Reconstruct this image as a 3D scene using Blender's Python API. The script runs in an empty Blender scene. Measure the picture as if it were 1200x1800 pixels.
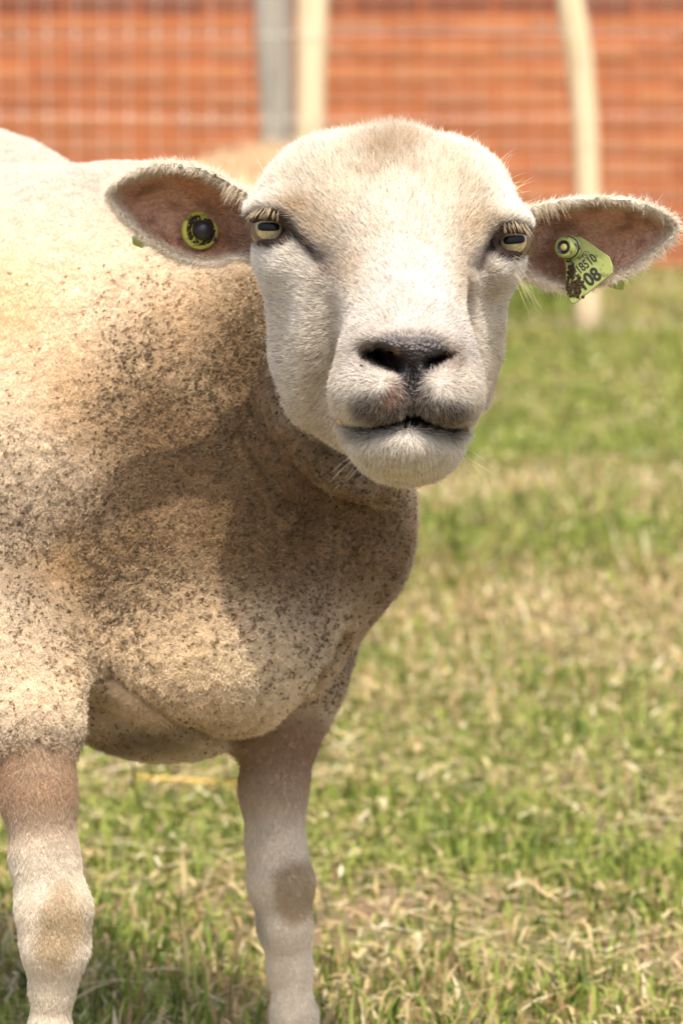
import bpy, math, random
import numpy as np
from mathutils import Vector, Matrix

# ------------------------------------------------------------------ camera, light, exposure
scene = bpy.context.scene
COL = scene.collection
R = math.radians
FPX = 8640.0                      # focal length in photo pixels (1200 x 1800)
CAM_H = 0.733
PITCH = math.atan((900 - 79) / FPX)
cam_data = bpy.data.cameras.new('camera')
cam = bpy.data.objects.new('camera', cam_data)
COL.objects.link(cam)
cam.location = (0, 0, CAM_H)
cam.rotation_euler = (R(90) - PITCH, 0, 0)
cam_data.sensor_fit = 'VERTICAL'
cam_data.sensor_height = 36.0
cam_data.sensor_width = 24.0
cam_data.lens = 36.0 * FPX / 1800.0
cam_data.clip_start = 0.05
cam_data.clip_end = 600
cam_data.dof.use_dof = True
cam_data.dof.focus_distance = 2.965
cam_data.dof.aperture_fstop = (cam_data.lens / 1000.0) / 0.0125
cam_data.dof.aperture_blades = 0
scene.camera = cam
CAMX, CAMY, CAMZ = 0.0, 0.0, CAM_H
RX = np.array([1.0, 0, 0])
FW = np.array([0, math.cos(PITCH), -math.sin(PITCH)])
UP = np.array([0, math.sin(PITCH), math.cos(PITCH)])
CORG = np.array([0, 0, CAM_H])

SUN_TO = Vector((0.07, -0.46, 1.0)).normalized()
world = bpy.data.worlds.new('World')
scene.world = world
world.use_nodes = True
wn = world.node_tree.nodes
wl = world.node_tree.links
sky = wn.new('ShaderNodeTexSky')
sky.sky_type = 'NISHITA'
sky.sun_disc = False
sky.sun_elevation = math.asin(SUN_TO.z)
sky.sun_rotation = math.atan2(SUN_TO.x, SUN_TO.y)
sky.air_density = 1.0
sky.dust_density = 5.0
wl.new(sky.outputs['Color'], wn['Background'].inputs['Color'])
wn['Background'].inputs['Strength'].default_value = 0.15
sun_d = bpy.data.lights.new('sun', 'SUN')
sun_d.energy = 2.15
sun_d.angle = R(0.53)
sun_d.color = (1.0, 0.95, 0.86)
sun = bpy.data.objects.new('sun', sun_d)
COL.objects.link(sun)
sun.rotation_euler = SUN_TO.to_track_quat('Z', 'Y').to_euler()
vs = scene.view_settings
vs.view_transform = 'Standard'
try:
    vs.look = 'None'
except Exception:
    pass
vs.exposure = 1.06
vs.gamma = 1.0
vs.use_curve_mapping = False
scene.render.engine = 'CYCLES'
scene.cycles.use_denoising = True
scene.cycles.max_bounces = 8
scene.cycles_curves.shape = 'THICK' if hasattr(scene, 'cycles_curves') else 'THICK'
scene.cycles_curves.subdivisions = 2

rng = np.random.default_rng(7)
random.seed(7)
CLAY = False

# ------------------------------------------------------------------ helpers
def Pc(px, py, d):
    """photo pixel and depth -> camera-axis coordinates (right, up, depth) in metres"""
    return np.array([(px - 600.0) / FPX * d, -(py - 900.0) / FPX * d, d])

def c2w(q):
    q = np.asarray(q, dtype=np.float64)
    return CORG + q[..., 0:1] * RX + q[..., 1:2] * UP + q[..., 2:3] * FW

def w2c(p):
    p = np.asarray(p, dtype=np.float64) - CORG
    return np.stack([p @ RX, p @ UP, p @ FW], -1)

def Pw(px, py, d):
    return c2w(Pc(px, py, d))

def px_of(q):
    return 600.0 + q[..., 0] / q[..., 2] * FPX, 900.0 - q[..., 1] / q[..., 2] * FPX

def ground_depth(py):
    return CAM_H * FPX / (py - 79.0)

def props(o, label=None, cat=None, group=None, kind=None):
    if label: o['label'] = label
    if cat: o['category'] = cat
    if group: o['group'] = group
    if kind: o['kind'] = kind
    return o

def empty(name, loc=(0, 0, 0)):
    o = bpy.data.objects.new(name, None)
    o.empty_display_size = 0.05
    o.location = loc
    COL.objects.link(o)
    return o

def link(name, data, mat=None, parent=None):
    o = bpy.data.objects.new(name, data)
    COL.objects.link(o)
    if mat is not None:
        data.materials.append(mat)
    if parent is not None:
        o.parent = parent
        o.matrix_parent_inverse = Matrix.Translation(-parent.location)
    return o

def mesh_np(name, verts, faces, smooth=True):
    """faces: (n,3) or (n,4) int array"""
    verts = np.asarray(verts, np.float32); faces = np.asarray(faces, np.int32)
    m = bpy.data.meshes.new(name)
    k = faces.shape[1]; n = len(faces)
    m.vertices.add(len(verts)); m.vertices.foreach_set('co', verts.ravel())
    m.loops.add(n * k); m.loops.foreach_set('vertex_index', faces.ravel())
    m.polygons.add(n)
    m.polygons.foreach_set('loop_start', np.arange(0, n * k, k, dtype=np.int32))
    m.update(calc_edges=True)
    m.polygons.foreach_set('use_smooth', np.full(n, smooth, dtype=bool))
    m.validate(clean_customdata=False)
    return m

def vcol(m, name, rgb):
    a = m.attributes.new(name, 'FLOAT_COLOR', 'POINT')
    c = np.ones((len(rgb), 4), np.float32); c[:, :3] = rgb
    a.data.foreach_set('color', c.ravel())

def vfloat(m, name, v):
    a = m.attributes.new(name, 'FLOAT', 'POINT')
    a.data.foreach_set('value', np.asarray(v, np.float32).ravel())

# value noise in numpy
def _hash(i, j, k, seed):
    h = (i * 374761393 + j * 668265263 + k * 2147483647 + seed * 1274126177) & 0xFFFFFFFF
    h = ((h ^ (h >> 13)) * 1274126177) & 0xFFFFFFFF
    h = ((h ^ (h >> 16)) * 2246822519) & 0xFFFFFFFF
    return ((h ^ (h >> 15)) & 0xFFFFFF) / float(0xFFFFFF)

def noise(p, scale, seed=0, octaves=1):
    """p (n,3) -> 0..1"""
    out = 0.0; amp = 1.0; tot = 0.0
    for o in range(octaves):
        q = np.asarray(p, np.float64) * scale * (2 ** o) + 100.0
        i = np.floor(q).astype(np.int64); f = q - i; f = f * f * (3 - 2 * f)
        v = 0.0
        for dx in (0, 1):
            wx = f[:, 0] if dx else 1 - f[:, 0]
            for dy in (0, 1):
                wy = f[:, 1] if dy else 1 - f[:, 1]
                for dz in (0, 1):
                    wz = f[:, 2] if dz else 1 - f[:, 2]
                    v = v + wx * wy * wz * _hash(i[:, 0] + dx, i[:, 1] + dy, i[:, 2] + dz, seed + o * 17)
        out = out + v * amp; tot += amp; amp *= 0.5
    return out / tot

def sstep(a, b, x):
    t = np.clip((x - a) / (b - a), 0, 1)
    return t * t * (3 - 2 * t)

# node material helpers
def new_mat(name):
    m = bpy.data.materials.new(name)
    m.use_nodes = True
    nt = m.node_tree
    return m, nt.nodes, nt.links, nt.nodes['Principled BSDF']

def simple_mat(name, rgb, rough=0.6, var=0.12, scale=40.0, spec=0.3, bump=0.0, bscale=200.0):
    m, N, L, B = new_mat(name)
    tc = N.new('ShaderNodeTexCoord')
    nz = N.new('ShaderNodeTexNoise'); nz.inputs['Scale'].default_value = scale; nz.inputs['Detail'].default_value = 5
    L.new(tc.outputs['Object'], nz.inputs['Vector'])
    mix = N.new('ShaderNodeMix'); mix.data_type = 'RGBA'
    mix.inputs['A'].default_value = (*[c * (1 - var) for c in rgb], 1)
    mix.inputs['B'].default_value = (*[min(1, c * (1 + var)) for c in rgb], 1)
    L.new(nz.outputs['Fac'], mix.inputs['Factor'])
    L.new(mix.outputs['Result'], B.inputs['Base Color'])
    B.inputs['Roughness'].default_value = rough
    B.inputs['Specular IOR Level'].default_value = spec
    if bump:
        n2 = N.new('ShaderNodeTexNoise'); n2.inputs['Scale'].default_value = bscale; n2.inputs['Detail'].default_value = 4
        L.new(tc.outputs['Object'], n2.inputs['Vector'])
        b = N.new('ShaderNodeBump'); b.inputs['Strength'].default_value = bump; b.inputs['Distance'].default_value = 0.002
        L.new(n2.outputs['Fac'], b.inputs['Height']); L.new(b.outputs['Normal'], B.inputs['Normal'])
    return m

def attr_mat(name, rough=0.8, spec=0.15, translucent=0.0, attr='col'):
    m, N, L, B = new_mat(name)
    a = N.new('ShaderNodeAttribute'); a.attribute_name = attr
    L.new(a.outputs['Color'], B.inputs['Base Color'])
    B.inputs['Roughness'].default_value = rough
    B.inputs['Specular IOR Level'].default_value = spec
    if translucent:
        t = N.new('ShaderNodeBsdfTranslucent'); L.new(a.outputs['Color'], t.inputs['Color'])
        mx = N.new('ShaderNodeMixShader'); mx.inputs['Fac'].default_value = translucent
        L.new(B.outputs['BSDF'], mx.inputs[1]); L.new(t.outputs['BSDF'], mx.inputs[2])
        L.new(mx.outputs['Shader'], N['Material Output'].inputs['Surface'])
    return m

def tube(path, radii, sides=8, cap=True):
    """tube along a polyline; returns verts, quad faces (caps are collapsed rings)"""
    path = np.asarray(path, float); n = len(path)
    radii = np.broadcast_to(np.asarray(radii, float), (n,)).copy()
    if cap:
        path = np.vstack([path[:1], path, path[-1:]]); radii = np.concatenate([[1e-5], radii, [1e-5]]); n += 2
    tang = np.gradient(path, axis=0)
    if cap:
        tang[0] = tang[1] = path[2] - path[1]; tang[-1] = tang[-2] = path[-2] - path[-3]
    tang /= np.linalg.norm(tang, axis=1, keepdims=True) + 1e-12
    ref = np.array([0, 0, 1.0]) if abs(tang[n // 2][2]) < 0.9 else np.array([1.0, 0, 0])
    a = np.cross(tang, ref); a /= np.linalg.norm(a, axis=1, keepdims=True); b = np.cross(tang, a)
    th = np.arange(sides) / sides * 2 * math.pi
    v = path[:, None, :] + radii[:, None, None] * (np.cos(th)[None, :, None] * a[:, None, :] + np.sin(th)[None, :, None] * b[:, None, :])
    i = np.arange(n - 1)[:, None] * sides; j = np.arange(sides)[None, :]; j2 = (j + 1) % sides
    f = np.stack([i + j, i + j2, i + sides + j2, i + sides + j], -1).reshape(-1, 4)
    return v.reshape(-1, 3), f

def merge(parts):
    vs_, fs_ = [], []; o = 0
    for v, f in parts:
        vs_.append(v); fs_.append(np.asarray(f) + o); o += len(v)
    return np.vstack(vs_), np.vstack(fs_)

def box(x0, x1, y0, y1, z0, z1):
    v = np.array([(x, y, z) for x in (x0, x1) for y in (y0, y1) for z in (z0, z1)], float)
    f = np.array([(0, 1, 3, 2), (4, 6, 7, 5), (0, 4, 5, 1), (2, 3, 7, 6), (0, 2, 6, 4), (1, 5, 7, 3)])
    return v, f

def lathe(profile, center, axis, sides=28):
    """profile [(r, h)] turned about axis through center"""
    axis = np.asarray(axis, float); axis = axis / np.linalg.norm(axis)
    ref = np.array([0, 0, 1.0]) if abs(axis[2]) < 0.8 else np.array([1.0, 0, 0])
    a = np.cross(axis, ref); a /= np.linalg.norm(a); b = np.cross(axis, a)
    th = np.arange(sides) / sides * 2 * math.pi
    v = np.vstack([np.asarray(center) + h * axis + max(r, 1e-5) * (np.cos(th)[:, None] * a + np.sin(th)[:, None] * b) for r, h in profile])
    n = len(profile)
    i = np.arange(n - 1)[:, None] * sides; j = np.arange(sides)[None, :]; j2 = (j + 1) % sides
    f = np.stack([i + j, i + j2, i + sides + j2, i + sides + j], -1).reshape(-1, 4)
    return v, f

# ------------------------------------------------------------------ ground
def build_ground():
    m, N, L, B = new_mat('pasture_soil')
    tc = N.new('ShaderNodeTexCoord')
    n1 = N.new('ShaderNodeTexNoise'); n1.inputs['Scale'].default_value = 3.5; n1.inputs['Detail'].default_value = 8; n1.inputs['Roughness'].default_value = 0.65
    n2 = N.new('ShaderNodeTexNoise'); n2.inputs['Scale'].default_value = 30; n2.inputs['Detail'].default_value = 6
    L.new(tc.outputs['Object'], n1.inputs['Vector']); L.new(tc.outputs['Object'], n2.inputs['Vector'])
    r1 = N.new('ShaderNodeValToRGB')
    r1.color_ramp.elements[0].position = 0.40; r1.color_ramp.elements[0].color = (0.22, 0.14, 0.085, 1)
    r1.color_ramp.elements[1].position = 0.60; r1.color_ramp.elements[1].color = (0.17, 0.17, 0.06, 1)
    L.new(n1.outputs['Fac'], r1.inputs['Fac'])
    r2 = N.new('ShaderNodeValToRGB')
    r2.color_ramp.elements[0].position = 0.35; r2.color_ramp.elements[0].color = (0.07, 0.05, 0.03, 1)
    r2.color_ramp.elements[1].position = 0.7; r2.color_ramp.elements[1].color = (0.24, 0.19, 0.10, 1)
    L.new(n2.outputs['Fac'], r2.inputs['Fac'])
    mx = N.new('ShaderNodeMix'); mx.data_type = 'RGBA'; mx.inputs['Factor'].default_value = 0.4
    L.new(r1.outputs['Color'], mx.inputs['A']); L.new(r2.outputs['Color'], mx.inputs['B'])
    L.new(mx.outputs['Result'], B.inputs['Base Color'])
    B.inputs['Roughness'].default_value = 0.95; B.inputs['Specular IOR Level'].default_value = 0.1
    bp = N.new('ShaderNodeBump'); bp.inputs['Strength'].default_value = 0.6; bp.inputs['Distance'].default_value = 0.02
    L.new(n2.outputs['Fac'], bp.inputs['Height']); L.new(bp.outputs['Normal'], B.inputs['Normal'])
    v = np.array([(-300, -300, 0), (300, -300, 0), (300, 300, 0), (-300, 300, 0)], float)
    o = link('ground', mesh_np('ground', v, np.array([[0, 1, 2, 3]])), m)
    props(o, kind='structure')

WALL_Y = 15.6
def build_wall():
    root = empty('brick_wall', (0, WALL_Y, 0))
    props(root, 'orange brick wall behind the wire fence at the far end of the pasture', 'wall')
    mm, N, L, B = new_mat('mortar')
    B.inputs['Base Color'].default_value = (0.45, 0.13, 0.042, 1); B.inputs['Roughness'].default_value = 0.95
    v, f = box(-6, 6, WALL_Y + 0.006, WALL_Y + 0.22, 0, 2.7)
    link('mortar', mesh_np('mortar', v, f, False), mm, root)
    m, N, L, B = new_mat('brick')
    oi = N.new('ShaderNodeObjectInfo'); ge = N.new('ShaderNodeNewGeometry')
    ad = N.new('ShaderNodeMath'); ad.operation = 'ADD'
    L.new(oi.outputs['Random'], ad.inputs[0]); L.new(ge.outputs['Random Per Island'], ad.inputs[1])
    fr = N.new('ShaderNodeMath'); fr.operation = 'FRACT'; L.new(ad.outputs[0], fr.inputs[0])
    rp = N.new('ShaderNodeValToRGB'); el = rp.color_ramp.elements
    el[0].position = 0; el[0].color = (0.36, 0.130, 0.055, 1)
    el[1].position = 1; el[1].color = (0.44, 0.185, 0.083, 1)
    for p, c in ((0.3, (0.41, 0.15, 0.06)), (0.55, (0.39, 0.165, 0.08)), (0.8, (0.45, 0.165, 0.063))):
        e = el.new(p); e.color = (*c, 1)
    L.new(fr.outputs[0], rp.inputs['Fac'])
    tc = N.new('ShaderNodeTexCoord'); nz = N.new('ShaderNodeTexNoise'); nz.inputs['Scale'].default_value = 60; nz.inputs['Detail'].default_value = 5
    L.new(tc.outputs['Object'], nz.inputs['Vector'])
    mx = N.new('ShaderNodeMix'); mx.data_type = 'RGBA'; mx.blend_type = 'MULTIPLY'; mx.inputs['Factor'].default_value = 0.5
    rr = N.new('ShaderNodeValToRGB'); rr.color_ramp.elements[0].color = (0.5, 0.5, 0.5, 1); rr.color_ramp.elements[1].color = (1.25, 1.25, 1.25, 1)
    L.new(nz.outputs['Fac'], rr.inputs['Fac'])
    L.new(rp.outputs['Color'], mx.inputs['A']); L.new(rr.outputs['Color'], mx.inputs['B'])
    L.new(mx.outputs['Result'], B.inputs['Base Color']); B.inputs['Roughness'].default_value = 0.9
    bp = N.new('ShaderNodeBump'); bp.inputs['Strength'].default_value = 0.4; bp.inputs['Distance'].default_value = 0.003
    L.new(nz.outputs['Fac'], bp.inputs['Height']); L.new(bp.outputs['Normal'], B.inputs['Normal'])
    # brick colours darkened for the one course at the top edge
    md = m.copy(); md.name = 'darkened_brick'
    for n in md.node_tree.nodes:
        if n.type == 'VALTORGB' and len(n.color_ramp.elements) == 5:
            for e in n.color_ramp.elements:
                c = e.color; e.color = (c[0] * 0.55, c[1] * 0.5, c[2] * 0.6, 1)
    def brick_vf(w, h, dp, y0, cx=0, cz=0, ch=0.004):
        # chamfered front face
        x, z = w / 2, h / 2
        back = [(-x, y0 + dp, -z), (x, y0 + dp, -z), (x, y0 + dp, z), (-x, y0 + dp, z)]
        mid = [(-x, y0 + ch, -z), (x, y0 + ch, -z), (x, y0 + ch, z), (-x, y0 + ch, z)]
        fr_ = [(-x + ch, y0, -z + ch), (x - ch, y0, -z + ch), (x - ch, y0, z - ch), (-x + ch, y0, z - ch)]
        v = np.array(back + mid + fr_) + np.array([cx, 0, cz])
        f = [(8, 9, 10, 11)]
        for a in (0, 4):
            for k in range(4):
                f.append((a + k, a + (k + 1) % 4, a + 4 + (k + 1) % 4, a + 4 + k))
        return v, np.array(f)
    BW, BH, PX, PZ = 0.215, 0.058, 0.225, 0.0748
    vb, fb = brick_vf(BW, BH, 0.05, 0)
    me = mesh_np('brick', vb, fb, False); me.materials.append(m)
    me_d = mesh_np('darkened_brick', vb, fb, False); me_d.materials.append(md)
    rest = []
    r = random.Random(3)
    for row in range(35):
        z = 0.012 + row * PZ + BH / 2
        for k in range(-26, 27):
            x = k * PX + (PX / 2 if row % 2 else 0) + 0.03
            if abs(x) > 5.85: continue
            jy = r.uniform(-0.002, 0.004)
            if row < 13 and -11 <= k <= 10:
                o = bpy.data.objects.new('brick', me_d if row == 11 else me); COL.objects.link(o)
                o.parent = root; o.location = (x, jy, z); o.rotation_euler = (0, r.uniform(-.004, .004), 0)
            else:
                rest.append(brick_vf(BW, BH, 0.05, WALL_Y + jy, x, z))
    v, f = merge(rest)
    o = link('brick_courses', mesh_np('brick_courses', v, f, False), m, root); props(o, kind='stuff')

def post_mat(name, base, dark, rough=0.8, sx=14):
    m, N, L, B = new_mat(name)
    tc = N.new('ShaderNodeTexCoord'); mp = N.new('ShaderNodeMapping'); mp.inputs['Scale'].default_value = (sx, sx, 1.2)
    L.new(tc.outputs['Object'], mp.inputs['Vector'])
    nz = N.new('ShaderNodeTexNoise'); nz.inputs['Scale'].default_value = 4; nz.inputs['Detail'].default_value = 6
    L.new(mp.outputs['Vector'], nz.inputs['Vector'])
    rp = N.new('ShaderNodeValToRGB'); rp.color_ramp.elements[0].position = 0.35; rp.color_ramp.elements[1].position = 0.62
    rp.color_ramp.elements[0].color = (*dark, 1); rp.color_ramp.elements[1].color = (*base, 1)
    L.new(nz.outputs['Fac'], rp.inputs['Fac']); L.new(rp.outputs['Color'], B.inputs['Base Color'])
    B.inputs['Roughness'].default_value = rough
    bp = N.new('ShaderNodeBump'); bp.inputs['Strength'].default_value = 0.5; bp.inputs['Distance'].default_value = 0.004
    L.new(nz.outputs['Fac'], bp.inputs['Height']); L.new(bp.outputs['Normal'], B.inputs['Normal'])
    return m

FENCE_D = 12.4
def build_fence():
    root = empty('wire_fence', (0, FENCE_D, 0))
    props(root, 'wire netting fence on pale peeled posts in front of the brick wall', 'fence')
    pale = post_mat('peeled_wood', (0.74, 0.60, 0.38), (0.60, 0.46, 0.27))
    grey = post_mat('weathered_wood', (0.40, 0.36, 0.29), (0.29, 0.26, 0.21), sx=8)
    def post(pxs, rad, mat, dd, name='post', sides=14, label=None):
        d = FENCE_D + dd
        pts = [Pw(x, y, d) for x, y in pxs]
        pts = np.array(pts)
        # keep the post in one vertical plane
        pts[:, 1] = d
        # densify
        t = np.linspace(0, len(pts) - 1, 24); out = np.stack([np.interp(t, np.arange(len(pts)), pts[:, k]) for k in range(3)], 1)
        rr = rad * (1 + 0.05 * np.sin(out[:, 2] * 9 + dd * 50))
        v, f = tube(out, rr, sides)
        o = link(name, mesh_np(name, v, f), mat, root)
        if label: o['label'] = label
        return o
    b = 79 + CAM_H * FPX / FENCE_D + 25
    post([(556, -900), (552, -300), (549, 0), (545, 230), (540, b)], 0.0385, pale, 0, label='pale straight peeled post beside the grey one')
    post([(960, -520), (974, -230), (997, -10), (1016, 100), (1027, 210), (1032, 330), (1033, b)], 0.0325, pale, 0.02, label='pale peeled post that bends towards its top')
    post([(474, -900), (478, -300), (480, 0), (489, 230), (494, b + 40)], 0.052, grey, 0.25, label='thick grey weathered post', sides=6)
    post([(-830, -800), (-835, 0), (-840, b)], 0.036, pale, 0.02)
    post([(1960, -800), (1955, 0), (1950, b)], 0.036, pale, 0.02)
    wm = simple_mat('galvanised_wire', (0.72, 0.66, 0.56), 0.45, 0.08)
    parts = []
    z0, z1 = 0.03, 1.75
    step = 47.0 * FENCE_D / FPX
    x = -2.6
    r = random.Random(5)
    zz = np.array([0.03, 0.17, 0.35, 0.553, 0.758, 0.96, 1.2, 1.45, 1.72])
    xs = []
    while x < 2.6:
        xs.append(x); x += step * r.uniform(0.97, 1.03)
    off = (-3 - 600) * FENCE_D / FPX
    xs = np.array(xs); xs += off - xs[np.argmin(abs(xs - off))]
    for x in xs:
        n = 10
        z = np.linspace(z0, z1, n)
        xw = x + np.cumsum(np.array([r.uniform(-.002, .002) for _ in range(n)]))
        p = np.stack([xw, np.full(n, FENCE_D - 0.042), z], 1)
        parts.append(tube(p, 0.0009 if x < -0.1 else 0.0004, 4, cap=False))
        for zk in zz:
            k = np.array([[np.interp(zk, z, xw) , FENCE_D - 0.045, zk + s * 0.007] for s in (-1, 0, 1)])
            parts.append(tube(k, [0.002, 0.0042, 0.002] if x < -0.1 else [0.0008, 0.0012, 0.0008], 4))
    for zk in zz:
        n = 60
        xx = np.linspace(-2.7, 2.7, n)
        p = np.stack([xx, np.full(n, FENCE_D - 0.046), zk + 0.008 * np.sin(xx * 3.1 + zk * 9)], 1)
        parts.append(tube(p, 0.0009 if zk > 0.45 else 0.0004, 4, cap=False))
    v, f = merge(parts)
    o = link('netting', mesh_np('netting', v, f), wm, root); props(o, kind='stuff')

# ------------------------------------------------------------------ grass
def patch_noise(x, y):
    p = np.stack([x, y, np.zeros_like(x)], 1)
    return noise(p, 2.2, 11, 3), noise(p, 7.0, 23, 2), noise(p, 1.1, 41, 2)

def build_grass():
    V, F, C = [], [], []
    base = 0
    def blades(n, d0, d1, hmin, hmax, wid, kindmix, margin=0.45, flat=False, seed=0, xr=None):
        nonlocal base
        g = np.random.default_rng(seed)
        # sample depth so that density falls with distance
        u = g.random(n); y = np.sqrt(d0 * d0 + u * (d1 * d1 - d0 * d0))
        half = 0.0695 * y * 1.12 + margin
        x = (g.random(n) * 2 - 1) * half
        if xr is not None: x = xr[0] + g.random(n) * (xr[1] - xr[0])
        a, b, c = patch_noise(x, y)
        # bare patches
        keep = g.random(n) < sstep(0.36, 0.52, a) * 0.70 + 0.30
        if flat: keep = g.random(n) < 0.2 + 0.8 * np.maximum(1 - sstep(0.38, 0.58, a), 0.6 * (1 - sstep(0.4, 0.6, b)))
        x, y, a, b, c = x[keep], y[keep], a[keep], b[keep], c[keep]
        n = len(x)
        h = (hmin + (hmax - hmin) * g.random(n) ** 1.6) * (0.55 + 0.9 * b)
        if d0 >= 12.5: h = h * (0.12 + 0.88 * sstep(12.6, 14.3, y))
        w = wid * (0.6 + 0.8 * g.random(n)) * (0.8 + 0.06 * y)
        az = g.random(n) * 2 * math.pi; lean = 0.15 + g.random(n) * 1.0
        if flat: lean = 1.25 + 0.3 * g.random(n)
        dirx, diry = np.cos(az), np.sin(az)
        sa = az + math.pi / 2 + (g.random(n) - .5)
        sx, sy = np.cos(sa) * w / 2, np.sin(sa) * w / 2
        def pt(t, curl):
            ang = lean * (0.45 + curl * t)
            return x + dirx * h * t * np.sin(ang), y + diry * h * t * np.sin(ang), h * t * np.cos(ang) + 0.001
        p0 = (x, y, np.full(n, -0.002)); 
        if flat: p0 = (x, y, 0.004 + 0.02 * g.random(n))
        p1 = list(pt(0.55, 0.4)); p2 = list(pt(1.0, 0.75))
        if flat:
            bow = (g.random(n) - .4) * 0.25
            tilt = (g.random(n) - .25) * 0.3
            p1 = [x + dirx * h * .5, y + diry * h * .5, p0[2] + h * (.5 * tilt + bow * .5)]
            p2 = [x + dirx * h, y + diry * h, np.maximum(0.003, p0[2] + h * tilt)]
            sx, sy = -diry * w / 2, dirx * w / 2
        verts = np.stack([
            np.stack([p0[0] - sx * .7, p0[1] - sy * .7, p0[2]], 1), np.stack([p0[0] + sx * .7, p0[1] + sy * .7, p0[2]], 1),
            np.stack([p1[0] - sx, p1[1] - sy, p1[2]], 1), np.stack([p1[0] + sx, p1[1] + sy, p1[2]], 1),
            np.stack([p2[0], p2[1], np.maximum(p2[2], 0.002)], 1)], 1)
        i = base + np.arange(n)[:, None] * 5
        tri = np.concatenate([i + np.array([0, 1, 3]), i + np.array([0, 3, 2]), i + np.array([2, 3, 4])], 0)
        base += n * 5
        # colours per blade
        gr1 = np.array([0.20, 0.25, 0.035]); gr2 = np.array([0.34, 0.365, 0.08]); gr3 = np.array([0.09, 0.14, 0.022])
        st1 = np.array([0.52, 0.40, 0.19]); st2 = np.array([0.36, 0.235, 0.105]); st3 = np.array([0.70, 0.60, 0.38])
        t = g.random(n)[:, None]
        green = gr1 * (1 - t) + gr2 * t
        dk = (g.random(n) < 0.25)[:, None]
        green = np.where(dk, gr3 * (0.7 + .6 * t), green)
        straw = np.where(g.random(n)[:, None] < 0.35, st2, st1) * (0.75 + .5 * t)
        straw = np.where(g.random(n)[:, None] < 0.12, st3, straw)
        frac = np.clip(kindmix - 0.01 + (0.5 - c) * 1.5 + (0.5 - b) * 0.5, 0.03, 0.97)
        if flat: frac = np.ones(n)
        iss = g.random(n) < frac
        col = np.where(iss[:, None], straw, green)
        V.append(verts.reshape(-1, 3)); F.append(tri); C.append(np.repeat(col, 5, 0))
    blades(120000, 3.0, 6.2, 0.010, 0.034, 0.0030, 0.24, seed=1)
    blades(120000, 6.0, 10.5, 0.011, 0.034, 0.0036, 0.24, seed=2)
    blades(110000, 10.2, 15.5, 0.014, 0.045, 0.0044, 0.20, seed=3)
    # tufts that stand higher
    blades(5000, 3.2, 9, 0.03, 0.065, 0.0032, 0.18, seed=4)
    # rank growth along the foot of the wall
    blades(34000, 12.6, 15.55, 0.025, 0.085, 0.005, 0.16, seed=5)
    blades(9000, 13.0, 15.3, 0.07, 0.22, 0.007, -0.6, seed=6, xr=(0.36, 0.64))
    v = np.vstack(V); f = np.vstack(F); c = np.vstack(C)
    m = mesh_np('grass', v, f, True); vcol(m, 'col', c)
    gm = attr_mat('grass_blade', 0.55, 0.25, 0.35)
    o = link('grass', m, gm); props(o, 'patchy short green grass covering the pasture', 'grass', kind='stuff')
    # dry litter lying on the turf
    V.clear(); F.clear(); C.clear(); base = 0
    blades(30000, 3.0, 6.5, 0.012, 0.055, 0.0028, 1, flat=True, seed=12)
    blades(22000, 6.2, 15, 0.02, 0.06, 0.005, 1, flat=True, seed=13)
    blades(160, 3.1, 6.0, 0.06, 0.15, 0.0055, 1, flat=True, seed=14)
    v = np.vstack(V); f = np.vstack(F); c = np.vstack(C)
    m = mesh_np('straw_litter', v, f, True); vcol(m, 'col', c)
    o = link('straw_litter', m, attr_mat('dry_straw', 0.6, 0.25, 0.2)); props(o, 'dry straw and dead leaves scattered over the grass', 'straw', kind='stuff')

# ------------------------------------------------------------------ implicit surfaces
def smin(a, b, k):
    h = np.clip(0.5 + 0.5 * (b - a) / k, 0, 1)
    return b + (a - b) * h - k * h * (1 - h)

def nrm1(p):
    return np.sqrt(np.einsum('ij,ij->i', p, p))

def ell(q, c, r, rot=0.0, tilt=0.0):
    """ellipsoid in camera axes; rot turns it in the picture plane, tilt about the right axis"""
    p = q - np.asarray(c)
    if rot:
        s, co = math.sin(rot), math.cos(rot)
        p = np.stack([co * p[:, 0] + s * p[:, 1], -s * p[:, 0] + co * p[:, 1], p[:, 2]], 1)
    if tilt:
        s, co = math.sin(tilt), math.cos(tilt)
        p = np.stack([p[:, 0], co * p[:, 1] + s * p[:, 2], -s * p[:, 1] + co * p[:, 2]], 1)
    r = np.asarray(r)
    p = p / r; k0 = nrm1(p); k1 = nrm1(p / r)
    return k0 * (k0 - 1.0) / (k1 + 1e-9)

def E(q, px, py, d, rx, ry, rd, rot=0.0, tilt=0.0):
    s = d / FPX
    return ell(q, Pc(px, py, d), (rx * s, ry * s, rd), rot, tilt)

def cone(q, a, b, r1, r2):
    a = np.asarray(a); b = np.asarray(b)
    pa = q - a; ba = b - a
    h = np.clip(pa @ ba / (ba @ ba), 0, 1)
    return nrm1(pa - h[:, None] * ba) - (r1 + (r2 - r1) * h)

def K(q, p1, p2):
    """tapered limb between (px, py, depth, radius px)"""
    return cone(q, Pc(*p1[:3]), Pc(*p2[:3]), p1[3] * p1[2] / FPX, p2[3] * p2[2] / FPX)

def chain(q, pts, k=0.01):
    d = None
    for a, b in zip(pts[:-1], pts[1:]):
        e = K(q, a, b)
        d = e if d is None else smin(d, e, k)
    return d

def dseg2(px, py, pts):
    """distance in px to a polyline"""
    best = np.full(px.shape, 1e9)
    for (x0, y0), (x1, y1) in zip(pts[:-1], pts[1:]):
        dx, dy = x1 - x0, y1 - y0
        t = np.clip(((px - x0) * dx + (py - y0) * dy) / (dx * dx + dy * dy + 1e-9), 0, 1)
        best = np.minimum(best, np.hypot(px - x0 - t * dx, py - y0 - t * dy))
    return best

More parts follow.
